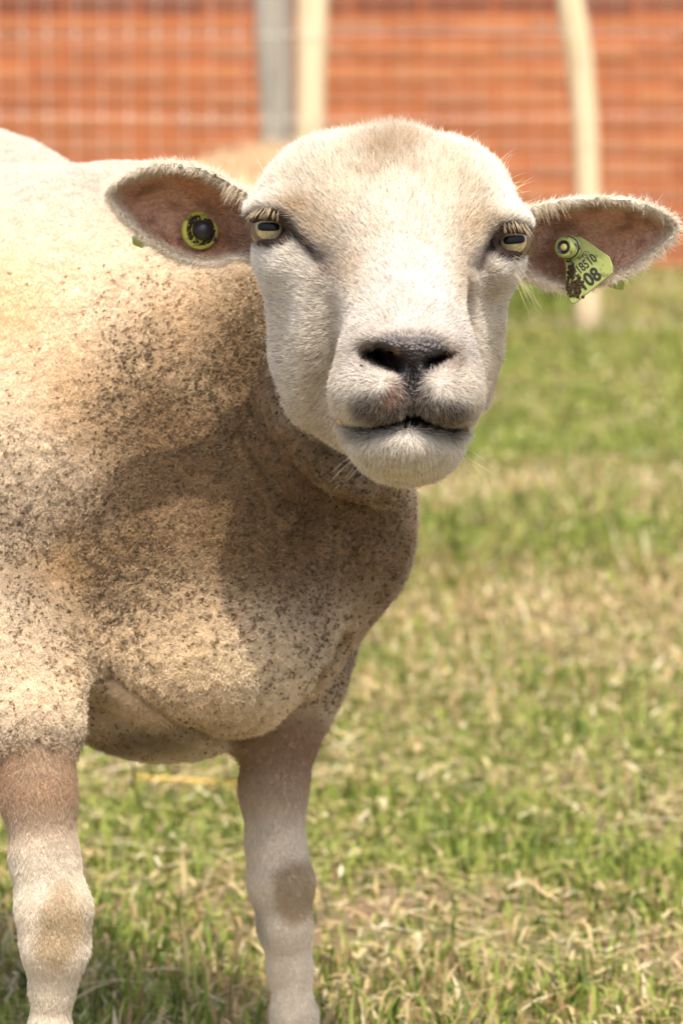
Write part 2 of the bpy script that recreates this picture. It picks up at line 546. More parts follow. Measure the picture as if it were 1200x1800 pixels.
def poly2(px, py, pts):
    """signed distance (px) to a closed polygon, negative inside"""
    d = dseg2(px, py, pts + pts[:1])
    inside = np.zeros(px.shape, bool)
    n = len(pts)
    for i in range(n):
        x0, y0 = pts[i]; x1, y1 = pts[(i + 1) % n]
        c = (y0 > py) != (y1 > py)
        with np.errstate(divide='ignore', invalid='ignore'):
            xi = (x1 - x0) * (py - y0) / ((y1 - y0) if y1 != y0 else 1e-9) + x0
        inside ^= c & (px < xi)
    return np.where(inside, -d, d)

def smooth_poly(pts, n=3):
    p = np.asarray(pts, float)
    for _ in range(n - 1):
        q = np.roll(p, -1, 0)
        p = np.stack([0.75 * p + 0.25 * q, 0.25 * p + 0.75 * q], 1).reshape(-1, 2)
    return [tuple(x) for x in p]

EAR_L = smooth_poly([(470, 352), (440, 338), (395, 308), (345, 287), (290, 281), (235, 292), (200, 311), (180, 334), (188, 358), (213, 390), (245, 420), (287, 449), (330, 466), (378, 470), (418, 458), (445, 466), (478, 500), (500, 430)], 2)
EAR_R = smooth_poly([(890, 385), (925, 360), (965, 350), (1012, 343), (1070, 340), (1122, 348), (1168, 366), (1203, 394), (1187, 423), (1160, 449), (1130, 472), (1095, 489), (1050, 504), (1005, 511), (960, 507), (928, 494), (905, 486), (880, 440)], 2)
MOUTH = [(589, 741), (612, 750), (650, 754), (690, 746), (712, 738), (725, 736), (738, 739), (762, 749), (790, 756), (812, 752)]

def rough(s, q, layers):
    m = np.abs(s) < 0.014
    if m.any():
        for a, f, sd, o in layers:
            s[m] += a * (noise(q[m], f, sd, o) - 0.5)
    return s

def ear_sdf(q, poly, left):
    d0 = 3.035
    a = q[:, 0] / d0 * FPX + 600; b = 900 - q[:, 1] / d0 * FPX
    s = poly2(a, b, poly)                       # negative inside, px
    ins = np.clip(-(s + 4) / 62.0, 0, 1)
    bowl = 0.030 * (1 - (1 - ins) ** 2)
    if left:
        along = np.clip((445 - a) / 260.0, 0, 1.1); top = np.clip((390 - b) / 100.0, -1, 1)
    else:
        along = np.clip((a - 915) / 280.0, 0, 1.1); top = np.clip((430 - b) / 90.0, -1, 1)
    mid = d0 + bowl - 0.020 * top + 0.012 * along - 0.010 * along ** 2 * 0
    px2m = d0 / FPX
    th = 0.0034 + 0.0012 * (1 - along)
    dz = (q[:, 2] - mid) * 0.75
    # rounded slab
    dx = np.maximum((s + 5) * px2m + th, 0)
    return np.hypot(dx, np.maximum(np.abs(dz), 0)) - th

def head_sdf(q):
    s = E(q, 688, 405, 3.052, 208, 116, 0.105)                       # cranium
    s = smin(s, E(q, 692, 298, 3.045, 66, 64, 0.05), 0.012)
    s = smin(s, E(q, 606, 314, 3.045, 90, 66, 0.06, 0.2), 0.015)
    s = smin(s, E(q, 776, 322, 3.045, 86, 66, 0.06, -0.2), 0.015)          # poll
    s = smin(s, E(q, 540, 334, 3.028, 84, 60, 0.05, 0.38), 0.02)
    s = smin(s, E(q, 822, 350, 3.028, 80, 58, 0.05, -0.5), 0.02)
    s = smin(s, K(q, (694, 408, 2.998, 132), (714, 585, 2.915, 100)), 0.03)   # roman nose
    s = smin(s, E(q, 712, 690, 2.935, 126, 128, 0.068), 0.026)        # muzzle
    s = smin(s, E(q, 660, 690, 2.900, 74, 66, 0.046, -0.1), 0.012)   # upper lip, two lobes
    s = smin(s, E(q, 778, 690, 2.900, 66, 68, 0.046, 0.1), 0.012)
    s = smin(s, E(q, 708, 770, 2.922, 93, 66, 0.056), 0.009)        # chin
    s = smin(s, E(q, 560, 560, 3.050, 64, 172, 0.075, -0.13), 0.038)
    s = smin(s, K(q, (507, 455, 3.015, 32), (554, 600, 3.035, 62)), 0.028)
    s = smin(s, K(q, (870, 462, 3.02, 30), (830, 610, 3.04, 34)), 0.02)  # cheeks
    s = smin(s, E(q, 812, 560, 3.056, 38, 160, 0.075, 0.19), 0.025)
    s = smin(s, K(q, (590, 690, 3.062, 74), (700, 765, 2.965, 66)), 0.022)     # jaw
    s = smin(s, K(q, (780, 680, 3.055, 44), (735, 762, 2.96, 66)), 0.02)
    s = smin(s, E(q, 716, 612, 2.888, 66, 36, 0.030), 0.012)         # nose pad
    s = smin(s, E(q, 652, 618, 2.900, 30, 36, 0.025), 0.012)         # nostril wings
    s = smin(s, E(q, 782, 618, 2.900, 26, 34, 0.025), 0.012)
    # orbital rims
    s = smin(s, E(q, 488, 366, 3.001, 54, 30, 0.031, 0.15), 0.012)
    s = smin(s, E(q, 889, 385, 3.004, 48, 30, 0.031, -0.3), 0.012)
    s = smin(s, E(q, 502, 455, 3.008, 34, 32, 0.026), 0.02)
    s = smin(s, E(q, 876, 466, 3.012, 32, 32, 0.026), 0.02)
    px, py = px_of(q)
    s = rough(s, q, ((0.0026, 45, 61, 2), (0.003, 20, 62, 1)))
    front = sstep(2.99, 2.95, q[:, 2])
    g = lambda x, y, rx, ry: np.exp(-((px - x) / rx) ** 2 - ((py - y) / ry) ** 2)
    # mouth line, philtrum, nostrils
    dm = dseg2(px, py, MOUTH)
    s = s + front * 0.010 * np.exp(-(dm / 6.5) ** 2)
    s = s + front * 0.0035 * np.exp(-(dm / 22.0) ** 2) * sstep(-4, 4, py - np.interp(px, [m[0] for m in MOUTH], [m[1] for m in MOUTH])) * sstep(590, 625, px) * sstep(822, 795, px)
    s = s + front * 0.006 * gz(px, py, 725, 742, 22, 7)
    s = s + front * 0.0035 * np.exp(-(dseg2(px, py, [(724, 648), (723, 700), (725, 738)]) / 7.0) ** 2)
    dn = dseg2(px, py, [(650, 622), (668, 630), (692, 638)])
    s = s + front * 0.022 * np.exp(-(dn / 15.5) ** 2)
    dn = dseg2(px, py, [(756, 640), (774, 634), (788, 628)])
    s = s + front * 0.013 * np.exp(-(dn / 8.5) ** 2)
    s = s + front * 0.0025 * np.exp(-(dseg2(px, py, [(645, 612), (662, 600), (690, 604), (700, 632)]) / 8) ** 2) * -1
    # tear trough below the inner corner of each eye, cheek folds
    mid = sstep(3.06, 3.0, q[:, 2])
    s = s + mid * 0.0032 * np.exp(-(dseg2(px, py, [(512, 405), (540, 432), (560, 455)]) / 16) ** 2)
    s = s + mid * 0.0032 * np.exp(-(dseg2(px, py, [(868, 424), (852, 444), (840, 465)]) / 15) ** 2)
    s = s + mid * 0.0026 * g(600, 520, 26, 70) + mid * 0.002 * g(815, 520, 16, 70)
    # eye sockets
    s = np.maximum(s, -(E(q, 474, 402, 2.988, 33, 23, 0.022, -0.05)))
    s = np.maximum(s, -(E(q, 899, 424, 2.992, 26, 24, 0.022, 0.1)))
    # lids
    lid = chain(q, [(446, 400, 3.003, 6), (456, 384, 2.992, 8), (476, 377, 2.985, 9), (497, 384, 2.981, 8), (512, 404, 2.980, 6)], 0.003)
    lid = np.minimum(lid, chain(q, [(448, 402, 3.002, 4.5), (458, 422, 2.994, 5.5), (478, 429, 2.986, 5.5), (498, 421, 2.981, 5), (512, 406, 2.980, 5)], 0.002))
    lid = np.minimum(lid, chain(q, [(924, 424, 3.006, 6), (917, 408, 2.997, 8), (900, 400, 2.989, 8), (882, 406, 2.984, 7), (868, 424, 2.983, 5)], 0.003))
    lid = np.minimum(lid, chain(q, [(922, 428, 3.004, 4.5), (912, 444, 2.996, 5), (898, 448, 2.990, 5), (882, 442, 2.985, 5), (868, 428, 2.983, 5)], 0.002))
    s = smin(s, lid, 0.004)
    return s

AX = np.array([-0.70, 0.066, 0.70])
LEG_A = [(40, 1130, 3.18, 113), (62, 1270, 3.135, 73), (68, 1400, 3.12, 60), (80, 1510, 3.12, 54), (95, 1600, 3.115, 60), (97, 1665, 3.115, 53), (92, 1735, 3.12, 33), (88, 1810, 3.125, 29), (88, 1955, 3.13, 29), (88, 2010, 3.125, 37), (86, 2065, 3.09, 38)]
LEG_B = [(505, 1130, 3.32, 100), (492, 1270, 3.3, 71), (480, 1390, 3.29, 53), (484, 1480, 3.285, 45), (494, 1555, 3.28, 51), (502, 1630, 3.28, 41), (509, 1700, 3.285, 32), (517, 1790, 3.285, 34), (522, 1880, 3.29, 33), (520, 1945, 3.28, 37), (516, 1990, 3.25, 36)]

def leg_sdf(q):
    s = chain(q, LEG_A, 0.010)
    s = np.minimum(s, chain(q, LEG_B, 0.010))
    return rough(s, q, ((0.0020, 34, 65, 2),))

def hind_sdf(q):
    c1 = Pc(190, 790, 3.43)
    s = None
    side = np.array([0.70, 0.0, 0.70])
    for k in (-1, 1):
        hip = c1 + AX * 0.70 + side * 0.085 * k + np.array([0, -0.03, 0])
        up = np.array([0, 1.0, -0.095])
        z = lambda p, h: p + up * (h - (CAM_H + (p[1] * UP[2] - p[2] * math.sin(PITCH))))
        knee = z(hip - AX * 0.09, 0.36); hock = z(hip + AX * 0.13, 0.235); fet = z(hip + AX * 0.10, 0.06); toe = z(hip + AX * 0.07, 0.025)
        for a, b, r1, r2 in ((hip, knee, 0.12, 0.075), (knee, hock, 0.07, 0.03), (hock, fet, 0.027, 0.019), (fet, toe, 0.021, 0.026)):
            e = cone(q, a, b, r1, r2); s = e if s is None else smin(s, e, 0.015)
    tail = c1 + AX * 0.86
    s = smin(s, cone(q, tail + np.array([0, 0.08, 0]), tail + AX * 0.05 + np.array([0, -0.10, 0]), 0.03, 0.018), 0.02)
    return s

def body_sdf(q):
    c1 = Pc(190, 790, 3.43)
    c2 = c1 + AX * 0.62 + np.array([0, 0.022, 0])
    s = cone(q, c1, c2, 0.174, 0.205)
    s = smin(s, E(q, -150, 474, 3.66, 365, 246, 0.16), 0.085)
    s = smin(s, E(q, 150, 566, 3.43, 325, 236, 0.15), 0.06)           # withers / shoulder top
    s = smin(s, E(q, 90, 800, 3.31, 300, 380, 0.13, 0.1), 0.06)      # near shoulder
    s = smin(s, E(q, 388, 975, 3.26, 272, 272, 0.13, 0.35), 0.07)     # breast
    s = smin(s, E(q, 600, 890, 3.29, 112, 150, 0.09, 0.25), 0.05)
    s = smin(s, E(q, 372, 1150, 3.215, 195, 150, 0.10, 0.12), 0.03)   # lower breast bulge
    s = smin(s, K(q, (330, 650, 3.34, 320), (590, 520, 3.18, 185)), 0.07)  # neck
    s = smin(s, K(q, (520, 800, 3.21, 160), (610, 700, 3.12, 125)), 0.04)  # throat
    s = smin(s, K(q, (600, 822, 3.10, 52), (665, 850, 3.06, 30)), 0.018)  # loose skin below the jaw
    s = smin(s, E(q, 275, 1248, 3.29, 165, 82, 0.09, -0.08), 0.007)   # brisket fold
    s = smin(s, E(q, 560, 1150, 3.34, 48, 120, 0.06, -0.15), 0.02)  # far elbow wool
    s = smin(s, E(q, 20, 1150, 3.20, 112, 150, 0.075), 0.045)
    px, py = px_of(q)
    s = rough(s, q, ((0.0035, 24, 63, 2), (0.0016, 90, 64, 1)))
    # skin rolls round the throat and the crease over the brisket
    for pts, h, w in (([(468, 690), (490, 740), (540, 795), (600, 835), (665, 862)], 0.006, 13),
                      ([(450, 720), (500, 800), (560, 850), (640, 886)], -0.005, 14),
                      ([(420, 760), (470, 850), (540, 915)], -0.004, 12), ([(395, 700), (430, 820), (500, 940)], 0.003, 16),
                      ([(200, 1185), (300, 1255), (380, 1292), (455, 1296)], -0.008, 9),
                      ([(118, 1200), (135, 1290)], -0.010, 12), ([(470, 1290), (545, 1200), (600, 1110)], -0.007, 10)):
        s = s - h * np.exp(-(dseg2(px, py, pts) / w) ** 2) * (q[:, 2] < 3.35)
    return s

def sheep_sdf(q, groups=False):
    n = len(q)
    far = 1.0
    h = np.full(n, far); e = np.full(n, far)
    hc = Pc(690, 540, 3.0)
    m = np.linalg.norm(q - hc, axis=1) < 0.24
    if m.any(): h[m] = head_sdf(q[m])
    h = np.where(m, h, np.linalg.norm(q - hc, axis=1) - 0.16)
    for poly, left, cx, cy in ((EAR_L, True, 330, 375), (EAR_R, False, 1045, 425)):
        c = Pc(cx, cy, 3.035); dist = np.linalg.norm(q - c, axis=1)
        m = dist < 0.085
        if m.any(): e[m] = np.minimum(e[m], ear_sdf(q[m], poly, left))
        e = np.where(m, e, np.minimum(e, dist - 0.06))
    # ear roots
    e = smin(e, K(q, (462, 405, 3.06, 34), (430, 395, 3.058, 24)), 0.012)
    e = smin(e, K(q, (905, 430, 3.06, 34), (935, 425, 3.058, 24)), 0.012)
    b = body_sdf(q)
    l = np.full(n, 0.3); m = (q[:, 1] < 0.0) & (q[:, 2] < 3.55) & (q[:, 0] > -0.32) & (q[:, 0] < 0.08)
    if m.any(): l[m] = leg_sdf(q[m])
    hi = np.full(n, 0.3); m = q[:, 2] > 3.55
    if m.any(): hi[m] = hind_sdf(q[m])
    s = smin(b, hi, 0.05)
    s = smin(s, l, 0.016)
    s2 = smin(s, h, 0.022)
    s2 = smin(s2, e, 0.006)
    if groups:
        return s2, np.stack([np.minimum(b, hi), h, e, l], 1)
    return s2

def surface_nets(fn, lo, hi, h, levels):
    """narrow-band surface nets; coarse cells are refined only near the surface"""
    H = h * 2 ** levels
    n = np.ceil((hi - lo) / H).astype(int)
    c = np.stack(np.meshgrid(*[np.arange(k) for k in n], indexing='ij'), -1).reshape(-1, 3)
    for l in range(levels, -1, -1):
        s = h * 2 ** l
        v = fn(lo + (c + 0.5) * s)
        c = c[np.abs(v) < s * (1.5 if l > 1 else 2.2 if l else 2.8)]
        if l:
            o = np.array([(a, b, d) for a in (0, 1) for b in (0, 1) for d in (0, 1)])
            c = (c[:, None, :] * 2 + o).reshape(-1, 3)
    NB = 8192
    key = lambda i: (i[..., 0].astype(np.int64) * NB + i[..., 1]) * NB + i[..., 2]
    off = np.array([(a, b, d) for a in (0, 1) for b in (0, 1) for d in (0, 1)])
    ck = key(c[:, None, :] + off)
    uk, inv = np.unique(ck.ravel(), return_inverse=True)
    uc = np.stack([uk // (NB * NB), (uk // NB) % NB, uk % NB], 1)
    val = fn(lo + uc * h)
    V = val[inv].reshape(-1, 8)
    act = (V.min(1) < 0) & (V.max(1) >= 0)
    c = c[act]; V = V[act]
    acc = np.zeros((len(c), 3)); cnt = np.zeros(len(c))
    for i in range(8):
        for ax in range(3):
            bit = 4 >> ax
            if i & bit: continue
            j = i | bit
            a, b = V[:, i], V[:, j]
            x = (a < 0) != (b < 0)
            t = np.where(x, a / (a - b + 1e-20), 0)
            p = off[i] + np.zeros((len(c), 3)); p[:, ax] += t
            acc += np.where(x[:, None], p, 0); cnt += x
    pos = lo + (c + acc / cnt[:, None]) * h
    k = key(c); order = np.argsort(k); ks = k[order]
    def find(ci):
        kk = key(ci); i = np.searchsorted(ks, kk); i = np.clip(i, 0, len(ks) - 1)
        return np.where(ks[i] == kk, order[i], -1)
    quads = []
    for ax in range(3):
        u, w = (ax + 1) % 3, (ax + 2) % 3
        a, b = V[:, 0], V[:, 4 >> ax]
        m = (a < 0) != (b < 0)
        cc = c[m]; neg = a[m] < 0
        eu = np.zeros(3, int); eu[u] = 1; ew = np.zeros(3, int); ew[w] = 1
        q = np.stack([find(cc), find(cc - eu), find(cc - eu - ew), find(cc - ew)], 1)
        q = np.where(neg[:, None], q, q[:, ::-1])
        quads.append(q[(q >= 0).all(1)])
    return pos, np.vstack(quads)

def grad(fn, q, e=0.0008):
    g = np.zeros_like(q); s = 0
    for o in np.array([(1, 1, 1), (1, -1, -1), (-1, 1, -1), (-1, -1, 1)], float):
        v = fn(q + o * e); g += v[:, None] * o; s = s + v
    g /= 4 * e
    return g, s / 4

def polish(fn, q, it=2):
    for _ in range(it):
        g, v = grad(fn, q)
        gl = (g * g).sum(1)
        q = q - np.clip(v / (gl + 1e-6), -0.0025, 0.0025)[:, None] * g
    g, v = grad(fn, q)
    return q, g / (np.linalg.norm(g, axis=1, keepdims=True) + 1e-9)

# ------------------------------------------------------------------ pigment of the main sheep, with some shade painted in (photo-facing pattern)
def gz(px, py, x, y, rx, ry, rot=0.0):
    dx, dy = px - x, py - y
    if rot:
        c, s = math.cos(rot), math.sin(rot); dx, dy = c * dx + s * dy, -s * dx + c * dy
    return np.exp(-(dx / rx) ** 2 - (dy / ry) ** 2)

def lay(col, rgb, w):
    w = np.clip(w, 0, 1)[:, None]
    return col * (1 - w) + np.asarray(rgb) * w

def soil_shade(px, py):
    """fleece dirt, mixed with head shade painted on neck and throat"""
    s = 0.85 * gz(px, py, 260, 770, 110, 190) + 0.75 * gz(px, py, 480, 790, 110, 260) + 0.9 * gz(px, py, 570, 950, 170, 120) \
        + 0.55 * gz(px, py, 200, 1010, 170, 140) + 0.40 * gz(px, py, 60, 950, 200, 150) + 0.35 * gz(px, py, 430, 600, 70, 160) + 0.45 * gz(px, py, 680, 960, 60, 160) \
        + 0.7 * gz(px, py, 620, 1200, 80, 100) + 0.40 * gz(px, py, 50, 1310, 130, 60) + 0.5 * gz(px, py, 480, 830, 130, 130)
    return np.clip(s, 0, 1)

def pigment(q, pos, grp):
    """albedo, bare (no hair), wet; grp weights (n,4): body, head, ear, leg"""
    px, py = px_of(q)
    n1 = noise(pos, 28, 1, 3); n2 = noise(pos, 90, 2, 2); n3 = noise(pos, 9, 3, 2)
    dirt_shade = np.clip(soil_shade(px, py) * (0.45 + 1.1 * n1) , 0, 1)
    body = np.array([0.92, 0.80, 0.62]) * np.ones((len(px), 1))
    body = lay(body, (0.76, 0.67, 0.56), sstep(480, 300, py))  # sunlight worked into colour: upper back toned down where sun would bleach it
    body = lay(body, (0.84, 0.63, 0.38), 0.7 * sstep(0.45, 0.75, n3) * sstep(380, 560, py))
    body = lay(body, (0.31, 0.19, 0.088), dirt_shade * 0.86)  # brown dirt, deepened on the neck by the head's painted shade
    body = lay(body, (0.88, 0.75, 0.53), 0.7 * gz(px, py, 370, 1170, 190, 110))
    body = lay(body, (0.20, 0.145, 0.09), 0.7 * gz(px, py, 250, 1300, 150, 30, -0.1) + .4 * gz(px, py, 560, 890, 110, 40, 0.2))  # painted shade in the brisket crease and below the jaw
    body = lay(body, (0.60, 0.42, 0.22), 0.8 * gz(px, py, 125, 995, 50, 40))
    # head
    head = np.array([0.90, 0.85, 0.76]) * np.ones((len(px), 1))
    head = lay(head, (0.70, 0.59, 0.44), 0.30 * sstep(0.48, 0.75, n1))
    head = lay(head, (0.66, 0.64, 0.63), 0.3 * sstep(0.55, 0.75, n3))
    up = sstep(470, 300, py)
    head = lay(head, (0.86, 0.74, 0.55), up * 0.65 * (0.4 + n1))
    head = lay(head, (0.45, 0.30, 0.16), 0.62 * sstep(0.1, 1.0, gz(px, py, 692, 262, 70, 48) + 0.7 * (n2 - 0.5)) + 0.25 * gz(px, py, 660, 310, 60, 40) * n2)
    head = lay(head, (0.62, 0.44, 0.24), 0.6 * (gz(px, py, 555, 400, 40, 40) + gz(px, py, 835, 400, 34, 40) + gz(px, py, 520, 362, 30, 16)))
    head = lay(head, (0.60, 0.45, 0.28), 0.55 * (gz(px, py, 610, 470, 40, 50) + gz(px, py, 815, 490, 26, 60)))
    head = lay(head, (0.70, 0.58, 0.40), 0.6 * gz(px, py, 870, 620, 26, 130) + 0.6 * gz(px, py, 560, 760, 60, 60) + .35 * gz(px, py, 560, 640, 40, 120))
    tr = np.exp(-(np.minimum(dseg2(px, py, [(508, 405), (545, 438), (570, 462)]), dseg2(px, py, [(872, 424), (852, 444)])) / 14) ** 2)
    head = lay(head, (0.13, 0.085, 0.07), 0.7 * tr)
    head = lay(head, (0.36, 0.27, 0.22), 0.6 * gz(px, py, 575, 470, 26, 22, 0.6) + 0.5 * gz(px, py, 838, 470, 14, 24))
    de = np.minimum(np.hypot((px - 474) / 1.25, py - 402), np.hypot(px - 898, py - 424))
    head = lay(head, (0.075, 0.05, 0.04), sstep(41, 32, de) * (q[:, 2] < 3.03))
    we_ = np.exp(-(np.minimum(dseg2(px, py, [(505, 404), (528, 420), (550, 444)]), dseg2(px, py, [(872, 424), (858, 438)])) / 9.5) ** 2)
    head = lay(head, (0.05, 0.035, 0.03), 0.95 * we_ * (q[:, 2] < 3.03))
    front = sstep(2.99, 2.95, q[:, 2])
    # nose leather
    nose = np.clip(1.15 * np.exp(-(np.abs((px - 718) / 73) ** 3 + np.abs((py - 622) / 34) ** 3)) + gz(px, py, 724, 668, 26, 34) + 0.0, 0, 1)
    edge = sstep(0.30, 0.75, nose + 0.25 * (n2 - 0.5))
    halo = gz(px, py, 718, 622, 92, 46)
    head = lay(head, (0.30, 0.20, 0.13), front * 0.75 * halo)
    lip = np.clip(gz(px, py, 668, 722, 60, 36, 0.15) + gz(px, py, 784, 730, 54, 30, -0.2) + gz(px, py, 724, 698, 40, 46), 0, 1)
    head = lay(head, (0.135, 0.10, 0.085), front * 0.9 * sstep(0.25, 0.8, lip + 0.3 * (n2 - 0.5)))
    head = lay(head, (0.48, 0.27, 0.19), front * 0.8 * (gz(px, py, 692, 690, 11, 14) + gz(px, py, 681, 707, 9, 9)))
    ml = dseg2(px, py, MOUTH)
    below = (py > np.interp(px, [m[0] for m in MOUTH], [m[1] for m in MOUTH]) - 2)
    head = lay(head, (0.14, 0.11, 0.095), front * 0.95 * np.exp(-(ml / 19) ** 4) * below * sstep(585, 640, px) * sstep(830, 790, px))
    head = lay(head, (0.03, 0.022, 0.02), front * np.exp(-(ml / 4.5) ** 2))
    head = lay(head, (0.17, 0.09, 0.05), front * 0.8 * (gz(px, py, 641, 622, 13, 24) + gz(px, py, 798, 630, 12, 22)))
    head = lay(head, (0.042, 0.034, 0.032), front * edge)
    head = lay(head, (0.15, 0.125, 0.11), front * edge * 0.6 * gz(px, py, 722, 598, 52, 13))
    head = lay(head, (0.03, 0.022, 0.02), front * np.exp(-(dseg2(px, py, [(724, 675), (724, 738)]) / 5.0) ** 2))
    head = lay(head, (0.50, 0.27, 0.19), front * edge * 0.55 * (gz(px, py, 697, 622, 5, 9) + gz(px, py, 787, 640, 10, 8)))
    hole = np.exp(-(dseg2(px, py, [(652, 624), (690, 634)]) / 13) ** 2)
    head = lay(head, (0.07, 0.035, 0.025), front * hole)
    head = lay(head, (0.75, 0.73, 0.66), 0.3 * front * gz(px, py, 710, 810, 90, 40))
    # ears
    ear = np.array([0.80, 0.74, 0.62]) * np.ones((len(px), 1))
    sl = -poly2(q[:, 0] / 3.035 * FPX + 600, 900 - q[:, 1] / 3.035 * FPX, EAR_L); sr = -poly2(q[:, 0] / 3.035 * FPX + 600, 900 - q[:, 1] / 3.035 * FPX, EAR_R)
    si = np.maximum(sl, sr)
    inner = sstep(13, 32, si + 16 * (n2 - 0.5))
    ear_in = np.array([0.52, 0.27, 0.165]) * np.ones((len(px), 1))
    ear_in = lay(ear_in, (0.62, 0.40, 0.29), 0.8 * sstep(0.4, 0.7, n1))
    ear_in = lay(ear_in, (0.24, 0.115, 0.065), 0.7 * sstep(0.52, 0.75, n2))
    ear_in = lay(ear_in, (0.20, 0.095, 0.055), 0.7 * (gz(px, py, 420, 405, 40, 60) + gz(px, py, 950, 450, 42, 50)))  # rim's shade painted into the ear hollows near the root
    ear = lay(ear, (0.42, 0.30, 0.2), 0.6 * sstep(6, 18, si))
    w_in = inner
    ear = ear * (1 - w_in[:, None]) + ear_in * w_in[:, None]
    # legs
    leg = np.array([0.82, 0.73, 0.59]) * np.ones((len(px), 1))
    A = px < 300
    t = np.where(A, py, py - 0)
    leg = lay(leg, (0.29, 0.15, 0.07), np.where(A, sstep(1480, 1390, py), sstep(1440, 1330, py)) * (0.75 + 0.4 * (n1 - .5)))
    leg = lay(leg, (0.30, 0.16, 0.10), np.where(A, 0.7 * gz(px, py, 30, 1370, 90, 45), 0.5 * gz(px, py, 530, 1320, 40, 60)))
    leg = lay(leg, (0.46, 0.31, 0.19), np.where(A, sstep(1540, 1450, py), sstep(1490, 1400, py)) * 0.5)
    kn = np.maximum(gz(px, py, 106, 1636, 50, 84, 0.08), np.maximum(gz(px, py, 520, 1568, 40, 64), 0.0))
    leg = lay(leg, (0.48, 0.35, 0.19), 0.8 * sstep(0.25, 0.8, kn + 0.9 * (n1 - .5) + 0.4 * (n2 - .5)))
    leg = lay(leg, (0.35, 0.30, 0.22), 0.4 * sstep(0.5, 0.8, n1))
    leg = lay(leg, (0.08, 0.065, 0.05), sstep(0.036, 0.030, pos[:, 2]))
    # the fleece edge runs down the top of each leg
    w = np.exp(-(grp - grp.min(1, keepdims=True)) / 0.006); 
    wool_low = np.where(A, sstep(1335, 1290, py + 60 * (n1 - .5)), sstep(1290, 1240, py + 50 * (n1 - .5)))
    legbody = w[:, 3] * wool_low
    w[:, 0] += legbody; w[:, 3] -= legbody
    w[:, 2] *= 1.0
    w /= w.sum(1, keepdims=True)
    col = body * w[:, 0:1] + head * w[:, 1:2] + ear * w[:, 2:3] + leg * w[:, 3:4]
    bare = np.clip(w[:, 1] * front * np.maximum(edge, np.exp(-(ml / 9) ** 2)) + w[:, 1] * sstep(38, 31, de) + w[:, 1] * sstep(0.35, 0.7, we_) * 0.9, 0, 1)
    wet = w[:, 1] * front * edge
    off = w[:, 0] * sstep(-60, -700, px)
    skin = np.clip(col, 0, 1) * (1 - 0.30 * off)[:, None] * (1 - 0.40 * (w[:, 1] * (1 - bare)))[:, None]
    return np.clip(col, 0, 1), skin, bare, wet, w, (px, py), si

def curve_object(name, pts, rad, col, mat, parent):
    """pts (n,k,3) world, rad (n,k), col (n,3)"""
    n, k = pts.shape[:2]
    hc = bpy.data.hair_curves.new(name)
    hc.add_curves([k] * n)
    hc.attributes['position'].data.foreach_set('vector', np.ascontiguousarray(pts.reshape(-1, 3), np.float32).ravel())
    a = hc.attributes.get('radius') or hc.attributes.new('radius', 'FLOAT', 'POINT')
    a.data.foreach_set('value', np.ascontiguousarray(rad, np.float32).ravel())
    c = hc.attributes.new('col', 'FLOAT_COLOR', 'CURVE')
    cc = np.ones((n, 4), np.float32); cc[:, :3] = np.clip(col, 0, 1)
    c.data.foreach_set('color', cc.ravel())
    return link(name, hc, mat, parent)

